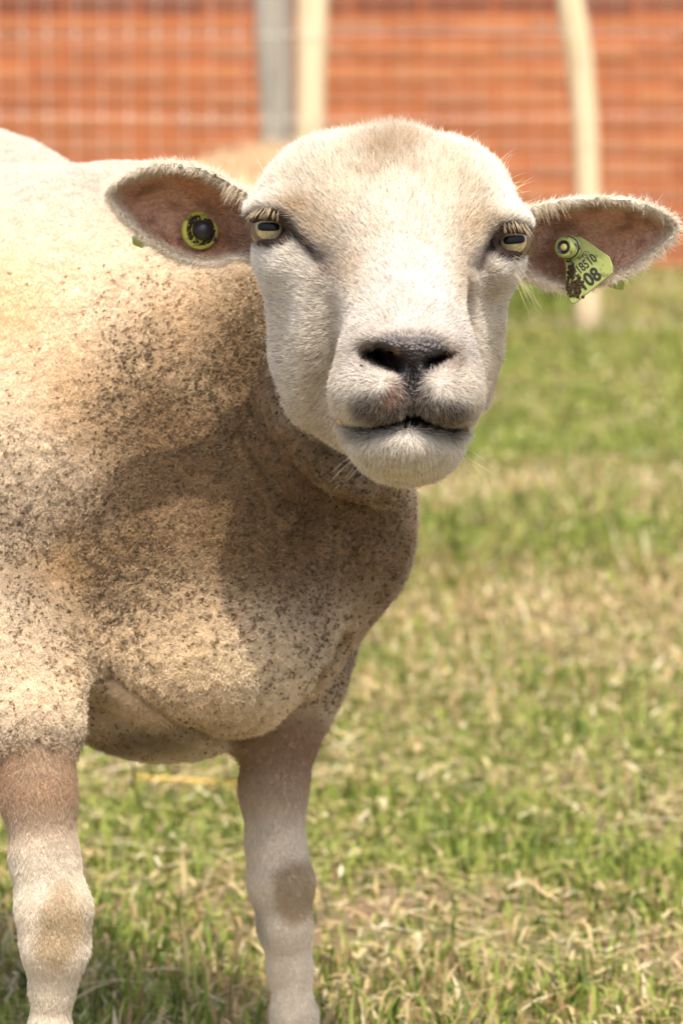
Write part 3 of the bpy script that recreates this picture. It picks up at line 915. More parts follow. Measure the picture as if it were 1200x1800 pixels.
def build_sheep():
    root = empty('sheep', tuple(Pw(290, 2046, 3.15) * np.array([1, 1, 0])))
    props(root, 'close cream sheep facing the camera with a dirty shorn fleece and yellow ear tags', 'sheep', 'sheep in the pasture')
    H = 0.0022
    lo = np.array([-1.15, -0.47, 2.74]); hi = np.array([0.24, 0.32, 4.45])
    q, quads = surface_nets(sheep_sdf, lo, hi, H, 4)
    q, nrm = polish(sheep_sdf, q, 2)
    _, grp = sheep_sdf(q, True)
    pos = c2w(q)
    col, skin, bare, wet, w, (px, py), si = pigment(q, pos, grp)
    m = mesh_np('body', pos, quads, True)
    vcol(m, 'col', skin); vfloat(m, 'wet', wet); vfloat(m, 'bare', bare)
    # skin / under-wool material
    mt, N, L, B = new_mat('sheep_skin')
    at = N.new('ShaderNodeAttribute'); at.attribute_name = 'col'
    wt = N.new('ShaderNodeAttribute'); wt.attribute_name = 'wet'
    tc = N.new('ShaderNodeTexCoord')
    nz = N.new('ShaderNodeTexNoise'); nz.inputs['Scale'].default_value = 420; nz.inputs['Detail'].default_value = 4
    L.new(tc.outputs['Object'], nz.inputs['Vector'])
    rr = N.new('ShaderNodeValToRGB'); rr.color_ramp.elements[0].position = 0.3; rr.color_ramp.elements[0].color = (0.72, 0.70, 0.67, 1); rr.color_ramp.elements[1].position = 0.65; rr.color_ramp.elements[1].color = (1.05, 1.05, 1.05, 1)
    L.new(nz.outputs['Fac'], rr.inputs['Fac'])
    mx = N.new('ShaderNodeMix'); mx.data_type = 'RGBA'; mx.blend_type = 'MULTIPLY'; mx.inputs['Factor'].default_value = 0.8
    L.new(at.outputs['Color'], mx.inputs['A']); L.new(rr.outputs['Color'], mx.inputs['B'])
    L.new(mx.outputs['Result'], B.inputs['Base Color'])
    mr = N.new('ShaderNodeMapRange'); mr.inputs['To Min'].default_value = 0.9; mr.inputs['To Max'].default_value = 0.34
    L.new(wt.outputs['Fac'], mr.inputs['Value']); L.new(mr.outputs['Result'], B.inputs['Roughness'])
    ms = N.new('ShaderNodeMapRange'); ms.inputs['To Min'].default_value = 0.05; ms.inputs['To Max'].default_value = 0.5
    L.new(wt.outputs['Fac'], ms.inputs['Value']); L.new(ms.outputs['Result'], B.inputs['Specular IOR Level'])
    vo = N.new('ShaderNodeTexVoronoi'); vo.inputs['Scale'].default_value = 420
    L.new(tc.outputs['Object'], vo.inputs['Vector'])
    mv = N.new('ShaderNodeMath'); mv.operation = 'MULTIPLY'; L.new(vo.outputs['Distance'], mv.inputs[0]); L.new(wt.outputs['Fac'], mv.inputs[1])
    mm = N.new('ShaderNodeMath'); mm.operation = 'MULTIPLY_ADD'; mm.inputs[1].default_value = -1.0
    L.new(mv.outputs[0], mm.inputs[0]); L.new(nz.outputs['Fac'], mm.inputs[2])
    bp = N.new('ShaderNodeBump'); bp.inputs['Strength'].default_value = 0.9; bp.inputs['Distance'].default_value = 0.0022
    L.new(mm.outputs[0], bp.inputs['Height']); L.new(bp.outputs['Normal'], B.inputs['Normal'])
    body = link('body', m, mt, root)

    # ---- eyes: an eyeball, and on it an iris and a slot pupil
    sclera = simple_mat('eye_white', (0.20, 0.13, 0.08), 0.12, 0.2, 300, 0.5)
    mi, N, L, B = new_mat('iris')
    tc = N.new('ShaderNodeTexCoord'); nz = N.new('ShaderNodeTexNoise'); nz.inputs['Scale'].default_value = 500
    L.new(tc.outputs['Object'], nz.inputs['Vector'])
    rp = N.new('ShaderNodeValToRGB'); rp.color_ramp.elements[0].position = 0.3; rp.color_ramp.elements[0].color = (0.36, 0.27, 0.12, 1)
    rp.color_ramp.elements[1].position = 0.7; rp.color_ramp.elements[1].color = (0.60, 0.49, 0.27, 1)
    L.new(nz.outputs['Fac'], rp.inputs['Fac']); L.new(rp.outputs['Color'], B.inputs['Base Color']); B.inputs['Roughness'].default_value = 0.06
    mp = simple_mat('pupil', (0.006, 0.007, 0.009), 0.25, 0.1, 100, 0.25)
    for cx, cy, d, look, rot in ((474, 402, 2.999, (-0.05, 0.04, -1.0), -0.02), (898, 424, 3.003, (0.12, 0.02, -1.0), 0.10)):
        c = Pc(cx, cy, d); r = 0.0125
        look = np.array(look); look /= np.linalg.norm(look)
        def cap(rad, amax, rx=1.0, ry=1.0, rings=8, seg=28):
            a = np.cross(look, [0, 1, 0]); a /= np.linalg.norm(a); b = np.cross(a, look)
            a, b = a * math.cos(rot) + b * math.sin(rot), -a * math.sin(rot) + b * math.cos(rot)
            vs_, fs_ = [], []
            for i in range(rings + 1):
                for j in range(seg):
                    th = 2 * math.pi * j / seg
                    # superellipse outline for the slot pupil
                    ca, sa = math.cos(th), math.sin(th)
                    if rx != ry:
                        ca = math.copysign(abs(ca) ** 0.6, ca); sa = math.copysign(abs(sa) ** 0.6, sa)
                    al = amax * i / rings
                    u, v_ = rx * math.sin(al) * ca, ry * math.sin(al) * sa
                    wz = math.sqrt(max(0, 1 - u * u - v_ * v_))
                    vs_.append(c + rad * (u * a + v_ * b + wz * look))
            for i in range(rings):
                for j in range(seg):
                    j2 = (j + 1) % seg
                    fs_.append((i * seg + j, i * seg + j2, (i + 1) * seg + j2, (i + 1) * seg + j))
            return c2w(np.array(vs_)), np.array(fs_)
        v, f = cap(r, math.pi * 0.98, rings=16)
        eye = link('eye', mesh_np('eye', v, f), sclera, root)
        v, f = cap(r + 0.0003, 0.68)
        link('iris', mesh_np('iris', v, f), mi, eye).matrix_parent_inverse = Matrix.Identity(4)
        v, f = cap(r + 0.0006, 0.5, 1.05, 0.42)
        link('pupil', mesh_np('pupil', v, f), mp, eye).matrix_parent_inverse = Matrix.Identity(4)
        for ch in eye.children: ch.matrix_parent_inverse = eye.matrix_world.inverted() if False else Matrix.Identity(4)
        eye.matrix_parent_inverse = Matrix.Translation(-root.location)
    return root, dict(q=q, pos=pos, nrm=nrm, quads=quads, col=col, bare=bare, w=w, px=px, py=py, si=si)

HAIR_MATS = {}
def build_coat(root, S):
    q, pos, quads, col, bare, w, px, py, si = (S[k] for k in ('q', 'pos', 'quads', 'col', 'bare', 'w', 'px', 'py', 'si'))
    nrm = S['nrm'][:, 0:1] * RX + S['nrm'][:, 1:2] * UP + S['nrm'][:, 2:3] * FW
    g = np.random.default_rng(21)
    a = pos[quads[:, 0]]; b = pos[quads[:, 1]]; c = pos[quads[:, 2]]; d = pos[quads[:, 3]]
    area = 0.5 * np.linalg.norm(np.cross(c - a, d - b), axis=1)
    qm = quads[:, 0]
    view = pos[qm] - CORG; view /= np.linalg.norm(view, axis=1, keepdims=True)
    facing = -(view * nrm[qm]).sum(1)
    infr = (px[qm] > -90) & (px[qm] < 1290) & (py[qm] > -60) & (py[qm] < 1880)
    ramp = 0.12 + 0.88 * sstep(-800, -80, px[qm])
    vis = np.where(infr, np.where(facing > -0.35, 1.0, 0.15), np.where(facing > -0.35, ramp * 0.8, 0.08))
    def sample(weight, density):
        wt = area * weight
        n = int(wt.sum() * density)
        cdf = np.cumsum(wt); k = np.searchsorted(cdf, g.random(n) * cdf[-1]); k = np.minimum(k, len(quads) - 1)
        u, v = g.random(n), g.random(n)
        ws = [(1 - u) * (1 - v), u * (1 - v), u * v, (1 - u) * v]
        def ip(arr):
            r = 0
            for t in range(4):
                x = arr[quads[k, t]]
                r = r + (x * ws[t][:, None] if x.ndim == 2 else x * ws[t])
            return r
        P = ip(pos); Nn = ip(nrm); Nn /= np.linalg.norm(Nn, axis=1, keepdims=True) + 1e-9
        return k, P, Nn, ip
    def mat(name, rough, trans):
        return attr_mat(name, rough, 0.12, trans)
    wb, wh, we, wl_ = (w[qm, i] for i in range(4))
    bq = bare[qm]
    tdir = lambda Nn, v: (lambda t: t / (np.linalg.norm(t, axis=1, keepdims=True) + 1e-9))(v - (v * Nn).sum(1, keepdims=True) * Nn)

    # ---- face hair
    k, P, Nn, ip = sample(vis * wh * (1 - bq), 2.3e6)
    n = len(P); hx, hy = ip(px), ip(py)
    fx, fy = hx - 722, hy - 600
    v = fx[:, None] * RX * 0.9 - fy[:, None] * UP + 140 * FW
    chin = sstep(745, 775, hy)
    v = v * (1 - chin[:, None]) + chin[:, None] * ((hx - 715)[:, None] * 0.8 * RX - 120 * UP + 40 * FW)
    v = v + 60 * (noise(P, 60, 5, 2) - 0.5)[:, None] * RX + 60 * (noise(P, 60, 6, 2) - 0.5)[:, None] * UP
    T = tdir(Nn, v)
    J = g.normal(0, 1, (n, 3))
    poll = sstep(330, 250, hy)
    top = sstep(420, 300, hy)
    Lh = 0.0042 + 0.003 * top + 0.002 * poll + 0.0015 * chin
    Lh = Lh * (0.6 + 0.7 * g.random(n)) * (1 + 0.2 * gz(hx, hy, 692, 258, 60, 40))
    lift = 0.22 + 0.2 * poll + 0.12 * g.random(n)
    J = J * (1 + 2.2 * gz(hx, hy, 692, 250, 60, 40))[:, None]
    D0 = T + Nn * lift[:, None] * 1.6 + 0.16 * J; D0 /= np.linalg.norm(D0, axis=1, keepdims=True)
    D1 = T + Nn * lift[:, None] * 0.5 + 0.22 * J; D1 /= np.linalg.norm(D1, axis=1, keepdims=True)
    pts = np.stack([P - 0.0004 * Nn, P + D0 * Lh[:, None] * .4, P + (D0 * .45 + D1 * .6) * Lh[:, None]], 1)
    rad = np.stack([np.full(n, 0.00012), np.full(n, 0.00011), np.full(n, 0.00002)], 1)
    ch = ip(col) * (0.76 + 0.36 * g.random(n))[:, None]
    clump = noise(P, 140, 9, 2)
    ch = ch * (0.86 + 0.28 * clump)[:, None]
    dk = g.random(n) < 0.07
    ch[dk] *= np.array([0.50, 0.40, 0.32])
    gy = (g.random(n) < 0.22) & (ch.mean(1) < 0.3)
    ch[gy] = np.array([0.62, 0.56, 0.48]) * (0.6 + 0.5 * g.random((gy.sum(), 1)))
    o = curve_object('face_hair', pts, rad, ch, mat('face_hair', 0.55, 0.30), root)

    # ---- ears: white fringe on the rim, thin brown and white hair inside
    kk, P, Nn, ip = sample(vis * we * sstep(0.3, 0.6, we), 1.9e6)
    n = len(P); hx, hy = ip(px), ip(py); ss = ip(si)
    left = hx < 680
    ox = np.where(left, -1.0, 1.0)
    cx_ = np.where(left, 350.0, 1040.0); cy_ = np.where(left, 385.0, 430.0)
    rim = sstep(24, 6, ss)
    v = (ox * 70 + (hx - cx_) * 0.5)[:, None] * RX + (-(hy - cy_) * 1.1)[:, None] * UP
    fr_ = ((P - CORG) * Nn).sum(1) < 0
    v2 = (ox * 80)[:, None] * RX - 70 * UP
    v = np.where(fr_[:, None], v2, v)
    T = tdir(Nn, v); J = g.normal(0, 1, (n, 3))
    Lh = (0.0026 + 0.0028 * rim) * (0.6 + 0.8 * g.random(n))
    keep = g.random(n) < 0.30 + 0.70 * rim
    D0 = T + Nn * 0.35 + 0.22 * J; D0 /= np.linalg.norm(D0, axis=1, keepdims=True)
    pts = np.stack([P - 0.0003 * Nn, P + D0 * Lh[:, None] * .5, P + (D0 + 0.15 * J - 0.1 * Nn) * Lh[:, None]], 1)
    rad = np.stack([np.full(n, 0.00012), np.full(n, 0.0001), np.full(n, 0.00002)], 1)
    ch = ip(col)
    wr = (rim * 0.75 + 0.12)[:, None] * (g.random(n) < 0.8)[:, None]
    ch = ch * (1 - wr) + np.array([0.86, 0.77, 0.62]) * wr
    ch = ch * (0.8 + 0.35 * g.random(n))[:, None]
    curve_object('ear_hair', pts[keep], rad[keep], ch[keep], mat('ear_hair', 0.55, 0.3), root)

    # ---- legs: short flat hair
    k, P, Nn, ip = sample(vis * wl_, 1.5e6)
    n = len(P); T = tdir(Nn, np.tile(-UP, (n, 1)) + 0.35 * g.normal(0, 1, (n, 3))); J = g.normal(0, 1, (n, 3))
    hx, hy = ip(px), ip(py)
    Lh = 0.0031 * (0.6 + 0.8 * g.random(n))
    D0 = T + 0.5 * Nn + 0.2 * J; D0 /= np.linalg.norm(D0, axis=1, keepdims=True)
    pts = np.stack([P - 0.0003 * Nn, P + D0 * Lh[:, None] * .5, P + (D0 + 0.3 * T - .1 * Nn) * Lh[:, None] * .95], 1)
    rad = np.stack([np.full(n, 0.00013), np.full(n, 0.00011), np.full(n, 0.00002)], 1)
    ch = ip(col) * (0.8 + 0.35 * g.random(n))[:, None]
    ok = P[:, 2] > 0.036
    curve_object('leg_hair', pts[ok], rad[ok], ch[ok], mat('leg_hair', 0.55, 0.25), root)

    # ---- fleece: short curly wool in small locks
    k, P, Nn, ip = sample(vis * wb, 2.5e6)
    n = len(P); hx, hy = ip(px), ip(py)
    lump = noise(P, 190, 31, 2)
    dirt_shade = soil_shade(hx, hy)
    cu = np.stack([noise(P, 170, s, 1) - 0.5 for s in (41, 42, 43)], 1) * 2.0       # locks lean together
    Lh = (0.0018 + 0.0020 * lump) * (0.7 + 0.6 * g.random(n))
    Lh *= 0.8 + 0.35 * sstep(500, 900, hy)
    J1, J2, J3 = (g.normal(0, 1, (n, 3)) for _ in range(3))
    lean = T = tdir(Nn, -UP * 1.0 + cu * 1.2)
    D = Nn + 0.45 * lean
    p1 = P + Lh[:, None] * (0.35 * D + 0.16 * J1)
    p2 = P + Lh[:, None] * (0.65 * D + 0.26 * J2 + 0.25 * cu)
    p3 = P + Lh[:, None] * (0.80 * D + 0.30 * J3 + 0.45 * cu)
    pts = np.stack([P - 0.0005 * Nn, p1, p2, p3], 1)
    rad = np.stack([np.full(n, 0.00012), np.full(n, 0.00012), np.full(n, 0.00010), np.full(n, 0.00004)], 1)
    ch = ip(col)
    ch = ch * (0.84 + 0.30 * g.random(n))[:, None] * (0.88 + 0.24 * lump)[:, None]
    curve_object('fleece', pts, rad, ch, mat('fleece', 0.75, 0.25), root)

    # ---- dark matted wool tips lying on the fleece
    dens = vis * wb * infr * (facing > -0.2)
    pq, yq = px[qm], py[qm]
    fd = np.clip(0.035 + 1.0 * soil_shade(pq, yq) + 0.35 * gz(pq, yq, 380, 560, 160, 180), 0, 1) * sstep(400, 650, yq + 0.35 * (pq - 200).clip(0, 300)) \
        + 0.14 * gz(pq, yq, 370, 1170, 220, 90) + 0.9 * gz(pq, yq, 130, 1215, 40, 50) + 0.7 * gz(pq, yq, 500, 900, 120, 90)
    cl = sstep(0.30, 0.62, noise(pos[qm], 22, 77, 2))
    k, P, Nn, ip = sample(dens * np.clip(fd * (0.35 + cl), 0, 1.2), 140000)
    n = len(P); hx, hy = ip(px), ip(py)
    ang = g.normal(0.5, 0.7, n)
    base = tdir(Nn, (-np.cos(ang))[:, None] * RX + (-np.sin(ang))[:, None] * UP)
    side = np.cross(Nn, base)
    size = 0.0011 + 0.0022 * g.random(n) ** 2
    bend = g.normal(0, 0.45, n)
    M = 4
    PP, RR, CC = [], [], []
    lumpP = noise(P, 190, 31, 2)
    hgt = (0.0014 + 0.0015 * lumpP) * (0.8 + 0.35 * sstep(500, 900, hy))
    tone = g.random(n)
    for s in range(M):
        o1 = g.normal(0, 0.00035, n)[:, None] * side + g.normal(0, 0.0004, n)[:, None] * base + Nn * (hgt + g.normal(0, 0.0004, n))[:, None]
        p0 = P + o1 - base * (size * .5)[:, None]
        pm = P + o1 + side * (bend * size * .35)[:, None] + Nn * 0.0006
        p2 = P + o1 + base * (size * .5)[:, None] - Nn * 0.0003
        PP.append(np.stack([p0, pm, p2], 1)); r0 = 0.00018 + 0.00024 * g.random(n)
        RR.append(np.stack([r0 * .5, r0, r0 * .35], 1))
        c0 = np.array([0.15, 0.10, 0.055]) * (0.45 + 0.95 * tone)[:, None] * (0.8 + .4 * g.random(n))[:, None]
        lt = (0.65 * (1 - sstep(0.05, 0.55, soil_shade(hx, hy))))[:, None]
        c0 = c0 * (1 - lt) + np.array([0.30, 0.19, 0.09]) * lt
        c0 = c0 * (1 - 0.5 * sstep(650, 450, hy))[:, None] + np.array([0.45, 0.28, 0.12]) * (0.5 * sstep(650, 450, hy))[:, None]
        CC.append(c0)
    curve_object('matted_tips', np.vstack(PP), np.vstack(RR), np.vstack(CC), mat('matted_wool', 0.8, 0.05), root)

    # ---- long hairs: lashes, brow and chin whiskers
    PP, RR, CC = [], [], []
    def strand(p, dirv, length, droop, r, c):
        p = np.asarray(p); dv = np.asarray(dirv, float); dv /= np.linalg.norm(dv)
        t = np.linspace(0, 1, 5)[:, None]
        path = p + dv * length * t + np.asarray(droop) * length * t ** 2
        PP.append(path); RR.append(r * np.array([1, .9, .75, .5, .12])); CC.append(c)
    def surf(pxx, pyy, frontmost=True):
        i = np.where(np.abs(px - pxx) + np.abs(py - pyy) < 9)[0]
        if len(i) == 0: i = np.array([np.argmin(np.hypot(px - pxx, py - pyy))])
        j = i[np.argmin(q[i, 2])]
        return pos[j], nrm[j]
    r_ = random.Random(9)
    lash_c = np.array([0.58, 0.46, 0.30])
    for s in range(85):      # left lashes hang down and outwards
        t = r_.random(); x = 440 + 50 * t; y = 378 - 12 * math.sin(math.pi * min(1, t * 1.1)) + r_.uniform(-5, 4)
        p, nn = surf(x, y)
        v = RX * (-0.95 + 0.75 * t + r_.uniform(-.2, .2)) - UP * r_.uniform(.5, .9) - FW * r_.uniform(.35, .7)
        strand(p, v, r_.uniform(.0035, .0080) * (1.15 - .45 * t), -UP * 0.3, 0.00011, lash_c * r_.uniform(.55, 1.25))
    for s in range(85):
        t = r_.random(); x = 884 + 46 * t; y = 401 - 9 * math.sin(math.pi * t) + 5 * t + r_.uniform(-5, 4)
        p, nn = surf(x, y)
        v = RX * (0.05 + 0.8 * t + r_.uniform(-.2, .2)) - UP * r_.uniform(.5, .9) - FW * r_.uniform(.35, .7)
        strand(p, v, r_.uniform(.0035, .0080) * (.7 + .45 * t), -UP * 0.3, 0.00011, lash_c * r_.uniform(.55, 1.25))
    curve_object('eyelashes', np.array(PP), np.array(RR), np.array(CC), mat('lash', 0.5, 0.2), root)
    PP, RR, CC = [], [], []
    for s in range(14):       # right cheek whiskers below the eye
        p, nn = surf(905 + r_.uniform(-6, 6), 455 + r_.uniform(-12, 40))
        strand(p, RX * r_.uniform(.5, 1.3) - UP * r_.uniform(.2, 1.0) - FW * r_.uniform(0.1, .5), r_.uniform(.010, .024), -UP * r_.uniform(.2, .7), 0.00012, np.array([.78, .68, .45]))
    for s in range(16):       # chin
        lx = r_.choice((-1, 1)); p, nn = surf((625 if lx < 0 else 815) + r_.uniform(-18, 18), 795 + r_.uniform(-25, 25))
        strand(p, RX * lx * r_.uniform(.6, 1.2) - UP * r_.uniform(.3, 1.0), r_.uniform(.012, .026), -UP * .2, 0.0001, np.array([.78, .66, .45]))
    for s in range(130):      # longer hairs that hang from the upper rim over each ear opening
        t = r_.random(); lf = s % 2 == 0
        p, nn = surf(395 + 45 * t, 322 + 30 * t + r_.uniform(-6, 8)) if lf else surf(985 - 60 * t, 358 + 8 * t + r_.uniform(-6, 8))
        v = (-RX if lf else RX) * r_.uniform(.2, .9) - UP * r_.uniform(.6, 1.1) - FW * r_.uniform(.1, .4)
        strand(p, v, r_.uniform(.005, .012), -UP * .2, 0.00011, np.array([.74, .62, .46]) * r_.uniform(.6, 1.15))
    for s in range(70):       # sparse hairs inside the ears
        lf = s % 2 == 0
        p, nn = surf(r_.uniform(240, 400), r_.uniform(340, 440)) if lf else surf(r_.uniform(960, 1130), r_.uniform(390, 480))
        strand(p, (-RX if lf else RX) * r_.uniform(.3, 1) + UP * r_.uniform(-.8, .4) - FW * .5, r_.uniform(.004, .009), -UP * .3, 0.00009, np.array([.70, .55, .42]) * r_.uniform(.6, 1.2))
    for s in range(46):       # stray hairs on the crown
        p, nn = surf(r_.uniform(470, 920), r_.uniform(225, 330))
        if nn[1] > 0.75: continue
        strand(p, nn + RX * r_.uniform(-.6, .6) + UP * .3, r_.uniform(.006, .016), RX * r_.uniform(-.5, .5), 0.0001, np.array([.82, .72, .52]))
    for s in range(16):
        p, nn = surf(925 + r_.uniform(-12, 6), 330 + r_.uniform(-25, 35))
        strand(p, RX + UP * r_.uniform(-.3, .9), r_.uniform(.008, .02), UP * r_.uniform(-.4, .4), 0.0001, np.array([.8, .66, .45]))
    for s in range(6):
        p, nn = surf(462 + r_.uniform(-5, 5), 300 + r_.uniform(-15, 15))
        strand(p, -RX * r_.uniform(.2, .6) + UP, r_.uniform(.010, .02), RX * r_.uniform(-.2, .4), 0.0001, np.array([.8, .66, .45]))
    curve_object('whiskers', np.array(PP), np.array(RR), np.array(CC), mat('whisker', 0.45, 0.3), root)

# ------------------------------------------------------------------ second sheep, further off
def build_far_sheep():
    d0 = 6.2
    gx, gy = Pw(372, 900, d0)[0], d0
    root = empty('sheep', (gx, gy, 0))
    props(root, 'cream sheep far behind the near sheep, only its blurred back showing above an ear', 'sheep', 'sheep in the pasture')
    def fn(p):
        s = cone(p, np.array([0, 0, 0.42]), np.array([0.08, 0.55, 0.42]), 0.155, 0.15)
        s = smin(s, cone(p, np.array([0.08, 0.62, 0.46]), np.array([0.14, 0.88, 0.40]), 0.12, 0.08), 0.06)
        s = smin(s, cone(p, np.array([0.14, 0.90, 0.42]), np.array([0.17, 1.06, 0.30]), 0.075, 0.045), 0.03)
        for k in (-1, 1):
            s = smin(s, cone(p, np.array([0.14 + k * .05, 0.90, 0.46]), np.array([0.14 + k * .16, 0.90, 0.45]), 0.02, 0.012), 0.01)
            for y, x in ((0.0, 0.0), (0.52, 0.075)):
                s = smin(s, cone(p, np.array([x + k * .09, y, 0.34]), np.array([x + k * .09, y + .02, 0.20]), 0.07, 0.033), 0.03)
                s = smin(s, cone(p, np.array([x + k * .09, y + .02, 0.20]), np.array([x + k * .09, y, 0.02]), 0.03, 0.024), 0.01)
        s = smin(s, cone(p, np.array([0, -0.16, 0.48]), np.array([0, -0.20, 0.36]), 0.03, 0.018), 0.02)
        return s
    q, quads = surface_nets(fn, np.array([-0.4, -0.3, -0.02]), np.array([0.5, 1.2, 0.72]), 0.008, 3)
    q, nn = polish(fn, q, 2)
    m = mesh_np('body', q, quads)
    o = bpy.data.objects.new('body', m); COL.objects.link(o); o.parent = root
    m.materials.append(simple_mat('far_fleece', (0.60, 0.44, 0.26), 0.95, 0.25, 25, 0.05, 0.8, 90))
    g = np.random.default_rng(4)
    n = 40000; k = g.integers(0, len(q), n); P = q[k] + g.normal(0, .003, (n, 3)); L_ = 0.014 * (0.6 + .8 * g.random(n))
    J = g.normal(0, 1, (n, 3)); Nn = nn[k]
    up = P[:, 2] > 0.2
    pts = np.stack([P, P + (Nn + .3 * J) * L_[:, None] * .5, P + (Nn * .8 + .5 * J) * L_[:, None]], 1) + np.array([gx, gy, 0])
    rad = np.tile(np.array([0.0006, 0.0005, 0.0001]), (n, 1))
    ch = np.array([0.62, 0.46, 0.28]) * (0.8 + .35 * g.random(n))[:, None]
    curve_object('fleece', pts[up], rad[up], ch[up], attr_mat('far_wool', 0.8, 0.05, 0.2), root)
    em = simple_mat('far_eye', (0.02, 0.02, 0.02), 0.2)
    for k in (-1, 1):
        v, f = lathe([(0, -.011), (.006, -.009), (.011, 0), (.006, .009), (0, .011)], (0.155 + k * .055, 0.985, 0.38), (1, 0, 0), 12)
        e = bpy.data.objects.new('eye', mesh_np('eye', v, f)); COL.objects.link(e); e.parent = root; e.data.materials.append(em)

# ------------------------------------------------------------------ ear tags
def extrude_poly(pts2, origin, ax, ay, an, thick, bevel=0.0006):
    """flat plate from outline pts2 (m), rounded front edge"""
    p = np.asarray(pts2, float); c = p.mean(0); n = len(p)
    def ring(scale_in, h):
        dirs = p - c; L_ = np.linalg.norm(dirs, axis=1, keepdims=True)
        pp = c + dirs * (1 - scale_in / L_)
        return np.asarray(origin) + pp[:, 0:1] * ax + pp[:, 1:2] * ay + h * an
    rings = [ring(bevel, 0), ring(0, bevel), ring(0, thick - bevel), ring(bevel, thick)]
    v = np.vstack(rings); fs = []
    for r in range(3):
        for k in range(n):
            k2 = (k + 1) % n
            fs.append((r * n + k, r * n + k2, (r + 1) * n + k2, (r + 1) * n + k))
    m = bpy.data.meshes.new('plate')
    m.from_pydata([tuple(x) for x in v], [], fs + [tuple(range(n))[::-1], tuple(range(3 * n, 4 * n))])
    m.update()
    return m

def text_mesh(name, s, size, mat, parent, mtx, off=0.015):
    cu = bpy.data.curves.new(name, 'FONT'); cu.body = s; cu.size = size; cu.extrude = 0.00012; cu.offset = size * off
    cu.align_x = 'LEFT'; cu.resolution_u = 3
    o = bpy.data.objects.new(name, cu); COL.objects.link(o)
    dg = bpy.context.evaluated_depsgraph_get()
    me = bpy.data.meshes.new_from_object(o.evaluated_get(dg))
    bpy.data.objects.remove(o); bpy.data.curves.remove(cu)
    me.name = name
    me.transform(mtx)
    return link(name, me, mat, parent)

def tag_plastic(name, rgb, dirty=0.0):
    m, N, L, B = new_mat(name)
    tc = N.new('ShaderNodeTexCoord'); nz = N.new('ShaderNodeTexNoise'); nz.inputs['Scale'].default_value = 160; nz.inputs['Detail'].default_value = 6
    L.new(tc.outputs['Object'], nz.inputs['Vector'])
    rp = N.new('ShaderNodeValToRGB'); e = rp.color_ramp.elements
    e[0].position = 0.56 - 0.3 * (1 - dirty) * 0; e[0].color = (*rgb, 1)
    e[0].position = 0.62 - 0.12 * dirty; e[1].position = 0.70 - 0.10 * dirty; e[1].color = (0.05, 0.035, 0.02, 1)
    L.new(nz.outputs['Fac'], rp.inputs['Fac']); L.new(rp.outputs['Color'], B.inputs['Base Color'])
    B.inputs['Roughness'].default_value = 0.38; B.inputs['Subsurface Weight'].default_value = 0.0
    return m

